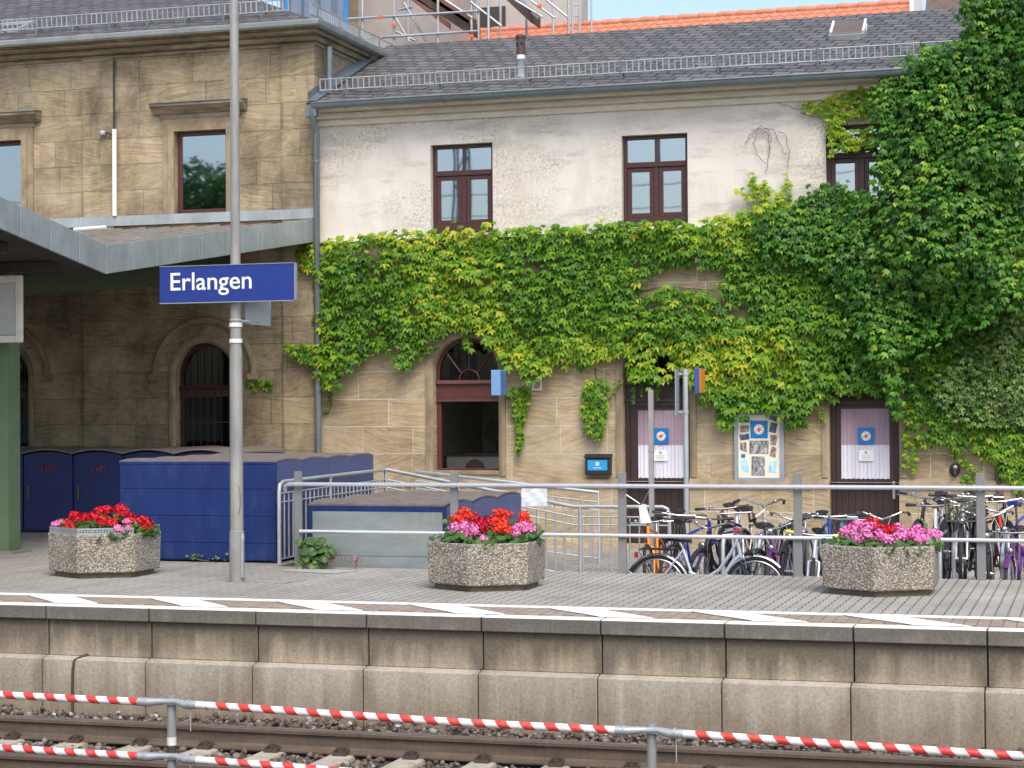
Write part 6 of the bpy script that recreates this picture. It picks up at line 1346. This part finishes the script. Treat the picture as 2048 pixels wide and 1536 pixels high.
YEL = [[(1596,212),(1640,205),(1680,192),(1752,172),(1756,240),(1720,238),(1692,246),(1668,288),(1656,300),(1656,240),(1622,230),(1600,224)],[(1655,266),(1750,262),(1750,298),(1700,308),(1680,303),(1660,318)],[(1530,438),(1498,404),(1468,390),(1462,382),(1500,384),(1494,350),(1504,352),(1518,378),(1530,368),(1545,390),(1562,388),(1572,352),(1580,360),(1580,400),(1592,436)]]
for s in YEL: creeper(cB, "young_shoot", s, [], 4.0, (.045, .085), M_leafB, lambda px, py: .04+.10*bN(px, py, 24, 5), lambda px, py, n: rng.normal(.78, .2, n), jit=3, px_leaf=110)
LOWR = [(1806,790),(1785,700),(1840,640),(1950,600),(2070,560),(2070,985),(2010,958),(1985,925),(1960,908),(1910,902),(1870,886),(1850,896),(1836,868),(1815,848)]
HL = [[(1905,845),(1930,848),(1925,870),(1900,865)],[(1965,865),(1990,868),(1985,885),(1965,882)]]
creeper(cB, "foliage", LOWR, HL, 5.2, (.07, .11), M_leafB, lambda px, py: .05+.16*bN(px, py, 40, 6), lambda px, py, n: rng.normal(.36, .2, n)+.25*np.clip((py-820)/120, 0, 1), jit=5)
for s in ([(1812,850),(1822,850),(1815,940),(1806,942)],[(1826,880),(1836,880),(1834,960),(1824,958)],[(1900,905),(1912,905),(1945,935),(1958,950),(1945,955),(1915,925)],[(2000,955),(2030,960),(2050,1000),(2020,985)],[(1915,960),(1935,955),(1955,965),(1940,975)]): creeper(cB, "hanging_shoot", s, [], 3.0, (.04, .07), M_leafB, lambda px, py: .05+.05*bN(px, py, 20, 4), lambda px, py, n: rng.normal(.6, .2, n), jit=2, px_leaf=70)
m = MB()
def vine(pts, r=.006):
    P = [PY(x, y, 11.955) for x, y in pts]; Q = []
    for a, b in zip(P[:-1], P[1:]):
        for t in np.linspace(0, 1, 6)[:-1]: Q.append(a+(b-a)*t+np.array([.012*math.sin(t*9+a[0]*7), 0, .012*math.sin(t*7+a[2]*9)]))
    m.tube(Q+[P[-1]], r, 5)
for p in ([(640,760),(660,700),(720,640),(760,560),(800,500)],[(1180,640),(1240,600),(1310,575),(1430,578),(1500,560)],[(1090,700),(1150,660),(1250,640),(1330,620)],[(1060,515),(1078,540),(1086,560)],[(1440,620),(1470,612),(1505,625)],[(655,790),(664,805),(660,820),(648,832)],[(545,762),(600,735),(640,728)],[(1215,800),(1246,765)],[(1192,760),(1190,735)],[(1900,905),(1945,945)],[(1040,785),(1036,915)]): vine(p)
m.build("stem", M_vine, cB); m = MB()
for p in ([(1532,345),(1540,300),(1536,268),(1520,256),(1500,270),(1490,290)],[(1537,300),(1542,280),(1538,262),(1522,252),(1505,262)],[(1534,330),(1515,310),(1507,285),(1515,268),(1530,265)],[(1575,340),(1578,300),(1570,268),(1555,262)],[(1572,310),(1560,290),(1548,262),(1530,255)],[(1510,395),(1500,365),(1496,345)],[(1575,420),(1577,380),(1572,345)],[(1595,218),(1570,210),(1545,200)],[(1660,250),(1640,235),(1602,226)]): vine(p, .0045)
m.build("dry_tendril", mk("dry_tendril_grey", (.16, .14, .115), .9), cB)
# the dark, thick ivy on the right
cD = thing("common_ivy", "thick dark green ivy mass bulging over the right end of the wall and roof", "creeper", (7, 11.6, 1))
DARK = [(1938,-30),(1930,40),(1942,85),(1900,96),(1850,106),(1820,122),(1792,142),(1772,162),(1755,192),(1750,240),(1757,285),(1750,330),(1760,370),(1765,395),(1722,400),(1692,384),(1652,382),(1622,402),(1582,428),(1545,448),(1505,470),(1520,500),(1600,520),(1650,560),(1690,610),(1712,680),(1742,700),(1762,760),(1782,806),(1795,845),(1802,800),(1792,730),(1850,692),(1960,645),(2090,600),(2090,-30)]
def bulD(px, py):
    k = np.clip((px-1600)/300, 0, 1); k = k*k*(3-2*k); base = .16+.34*k
    c1 = bN(px, py, 105, 21)*1.5-.25; c2 = bN(px, py, 52, 22); c3 = bN(px, py, 26, 23)
    return base+(.10+.30*k)*c1+(.10+.14*k)*c2+.09*c3
def tintD(px, py, n):
    yl = .5*np.exp(-((px-1853)/16)**2)*np.exp(-((py-330)/40)**2)+.35*np.clip(bN(px, py, 70, 31)-.62, 0, 1)*2
    rim = .30*np.exp(-np.abs(px-np.interp(py, [90, 200, 300, 400], [1850, 1760, 1755, 1765]))/25)
    return rng.normal(.46, .24, n)+yl+rim*rng.random(n)
creeper(cD, "foliage", DARK, [], 6.0, (.052, .112), M_leafD, bulD, tintD, jit=10, tilt=.7, spread=.5, spin=.4, px_leaf=150, inner=.75)
MOT = [(1870,790),(1900,730),(1960,690),(2000,650),(2090,620),(2090,860),(2020,860),(1960,850),(1920,830)]
creeper(cD, "mottled_foliage", MOT, [], 4.5, (.05, .08), M_leafR, lambda px, py: .14+.16*bN(px, py, 40, 8), lambda px, py, n: rng.beta(2, 2.2, n), jit=16, px_leaf=95)
for s in ([(1780,800),(1796,800),(1804,850),(1792,856),(1782,830)],[(1700,730),(1760,742),(1772,790),(1710,782)],[(1548,440),(1600,405),(1650,380),(1640,420),(1560,470)]): creeper(cD, "hanging_shoot", s, [], 4, (.06, .09), M_leafD, lambda px, py: .16+.1*bN(px, py, 24, 6), lambda px, py, n: rng.normal(.55, .2, n), jit=4, px_leaf=140)
# volume behind, where the ivy stands up past the eaves over the roof
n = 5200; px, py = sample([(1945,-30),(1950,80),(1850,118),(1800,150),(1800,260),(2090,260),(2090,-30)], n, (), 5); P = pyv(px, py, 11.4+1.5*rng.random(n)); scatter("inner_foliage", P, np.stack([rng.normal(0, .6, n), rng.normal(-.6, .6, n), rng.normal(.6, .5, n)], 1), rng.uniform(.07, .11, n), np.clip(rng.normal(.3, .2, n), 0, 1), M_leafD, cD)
m = MB()
for p in ([(2000, 1000), (1990, 800), (1960, 600), (1930, 420), (1900, 250), (1930, 100)], [(2040, 1000), (2030, 700), (2010, 400), (1990, 100), (1985, -40)], [(1930, 420), (1850, 300), (1800, 220)], [(1960, 600), (1820, 500), (1700, 450)]): m.tube([PY(x, y, 11.93) for x, y in p], [.05, .045, .035, .03, .025, .02][:len(p)], 8)
m.build("trunk", M_vine, cD)

# ================================================================ WEEDS
def weed(label, px, py, Yd, h, wd, n, mat=M_leafW, size=(.05, .09), T=LEAF6, stem=True):
    c = PZ(px, py, 0); t = thing("weed", label, "weed", (c[0], c[1]+Yd, 0)); c[1] += Yd
    P = np.stack([c[0]+rng.normal(0, wd, n), c[1]+rng.normal(0, wd*.5, n), .03+h*rng.random(n)**.75], 1); scatter("leaves", P, np.stack([rng.normal(0, .6, n), rng.normal(-.6, .5, n), np.full(n, .8)], 1), rng.uniform(*size, n), np.clip(rng.beta(2, 2, n), 0, 1), mat, t, T=T, spin=1.5)
    m = MB()
    for k in range(6): a = P[k % n]; m.tube([(c[0], c[1], 0), (a[0]*.6+c[0]*.4, a[1], a[2]*.6), tuple(a)], .005, 4)
    m.build("stem", mk("weed_stem", (.14, .13, .05), .8), t); return t
weed("leafy green weed growing at the foot of the first railing post", 638, 1136, -.10, .30, .085, 100, size=(.06, .11))
def dry(label, px, py, h, k):
    c = PZ(px, py, 0); t = thing("dry_weed", label, "weed", tuple(c)); m = MB(); tips = []
    for i in range(k):
        e = c+np.array([rng.normal(0, .06), rng.normal(0, .02), h*rng.uniform(.5, 1)]); m.tube([c, (c+e)/2+(rng.normal(0, .015), 0, .02), e], .0022, 4); tips.append(e)
        for q in range(3): f = c+(e-c)*(.5+.15*q); m.tube([f, f+(rng.normal(0, .03), 0, .04)], .002, 3); tips.append(f+(rng.normal(0, .03), 0, .04))
    m.build("stem", M_weedpink, t); tips = np.array(tips); scatter("seed_heads", tips, rng.normal(0, 1, tips.shape), rng.uniform(.010, .018, len(tips)), rng.random(len(tips)), M_petpink, t, T=FLOR)
dry("dry pinkish weed against the deep blue locker side", 392, 1121, .24, 7); dry("small reddish weed between lamp mast and guard rail", 500, 1124, .10, 8); dry("dry reddish weed beside the leafy weed at the grey locker", 662, 1138, .22, 9); dry("sparse pink weed in the gap under the grey locker panel", 712, 1139, .15, 7)
weed("low grassy weeds in the paving gap along the deep blue locker", 430, 1123, .0, .07, .22, 70, size=(.03, .05)); weed("tiny weed tuft left of the dry pink weed by the blue locker", 338, 1118, .0, .10, .05, 24, size=(.025, .05))

# ================================================================ ACROSS THE TRACKS (tree and mast mirrored in the window panes, tree row added as sky blocker)
def tree(x, y, h, r, label):
    t = thing("tree", label, "tree", (x, y, -1.1)); m = MB(); m.tube([(x, y, -1.1), (x+.1, y, h*.3), (x, y+.1, h*.6), (x+.1, y, h*.9)], [.32, .26, .16, .05], 10)
    for k in range(9): a = k*2.4; z = h*(.3+.06*k); m.tube([(x, y, z), (x+r*.5*math.cos(a), y+r*.5*math.sin(a), z+.8), (x+r*.8*math.cos(a), y+r*.8*math.sin(a), z+1.3)], [.09, .06, .02], 6)
    m.build("trunk", M_vine, t); n = 8000; D = rng.normal(0, 1, (n, 3)); D /= np.linalg.norm(D, axis=1, keepdims=True); cl = rng.normal(0, 1, (26, 3)); cl /= np.linalg.norm(cl, axis=1, keepdims=True); ci = rng.integers(0, 26, n); P = cl[ci]*np.array([r*.75, r*.75, h*.32])+D*rng.uniform(.3, 1, (n, 1))**.5*r*.42+np.array([x, y, h*.62]); scatter("crown", P, D+rng.normal(0, .4, D.shape), rng.uniform(.13, .24, n), np.clip(rng.normal(.4, .2, n), 0, 1), M_leafD, t, T=LEAF6, spin=2); return t
t0 = tree(-24.5, -31, 12.0, 3.2, "broad leafy tree across the tracks behind the camera, mirrored in the window panes")
for k, (x, y, sc) in enumerate(((-46, -36, 1.0), (-37, -38, .9), (-13, -40, .78), (-5, -39, .8), (4, -41, .85), (13, -39, .8), (22, -40, .9), (32, -38, .95), (43, -39, 1.0), (-56, -37, 1.1))):  # copies of the mirrored tree, an unseen row added to block low sky light
    c = copy_tree(t0); c.location = (x, y, -1.1); c.scale = (sc*1.25, sc*1.25, sc); c.rotation_euler.z = k*1.3; c['label'] = "leafy tree in the unseen row added across the tracks to block low sky light"; c['group'] = "sky-blocking trees across the tracks"
ms = thing("catenary_mast", "steel lattice mast across the tracks mirrored in the upper window", "mast", (-10.9, -20, -1.1)); x, y = -10.9, -20; m = MB()
for sx in (-1, 1):
    for sy in (-1, 1): m.tube([(x+sx*.35, y+sy*.35, -1.1), (x+sx*.12, y+sy*.12, 15)], .05, 5)
for k in range(16):
    z = -1+k; w0 = .35-.0144*k; w1 = w0-.0144; s_ = (-1)**k
    for sy in (-1, 1): m.tube([(x-s_*w0, y+sy*w0, z), (x+s_*w1, y+sy*w1, z+1)], .03, 4)
m.build("lattice", M_scaf, ms); m = MB(); m.tube([(x-26, y, 9.2), (x, y, 8.6), (x+30, y, 9.2)], .015, 4); m.tube([(x-26, y, 8.0), (x, y, 7.9), (x+30, y, 8.1)], .012, 4); m.build("wire", M_wire, ms)
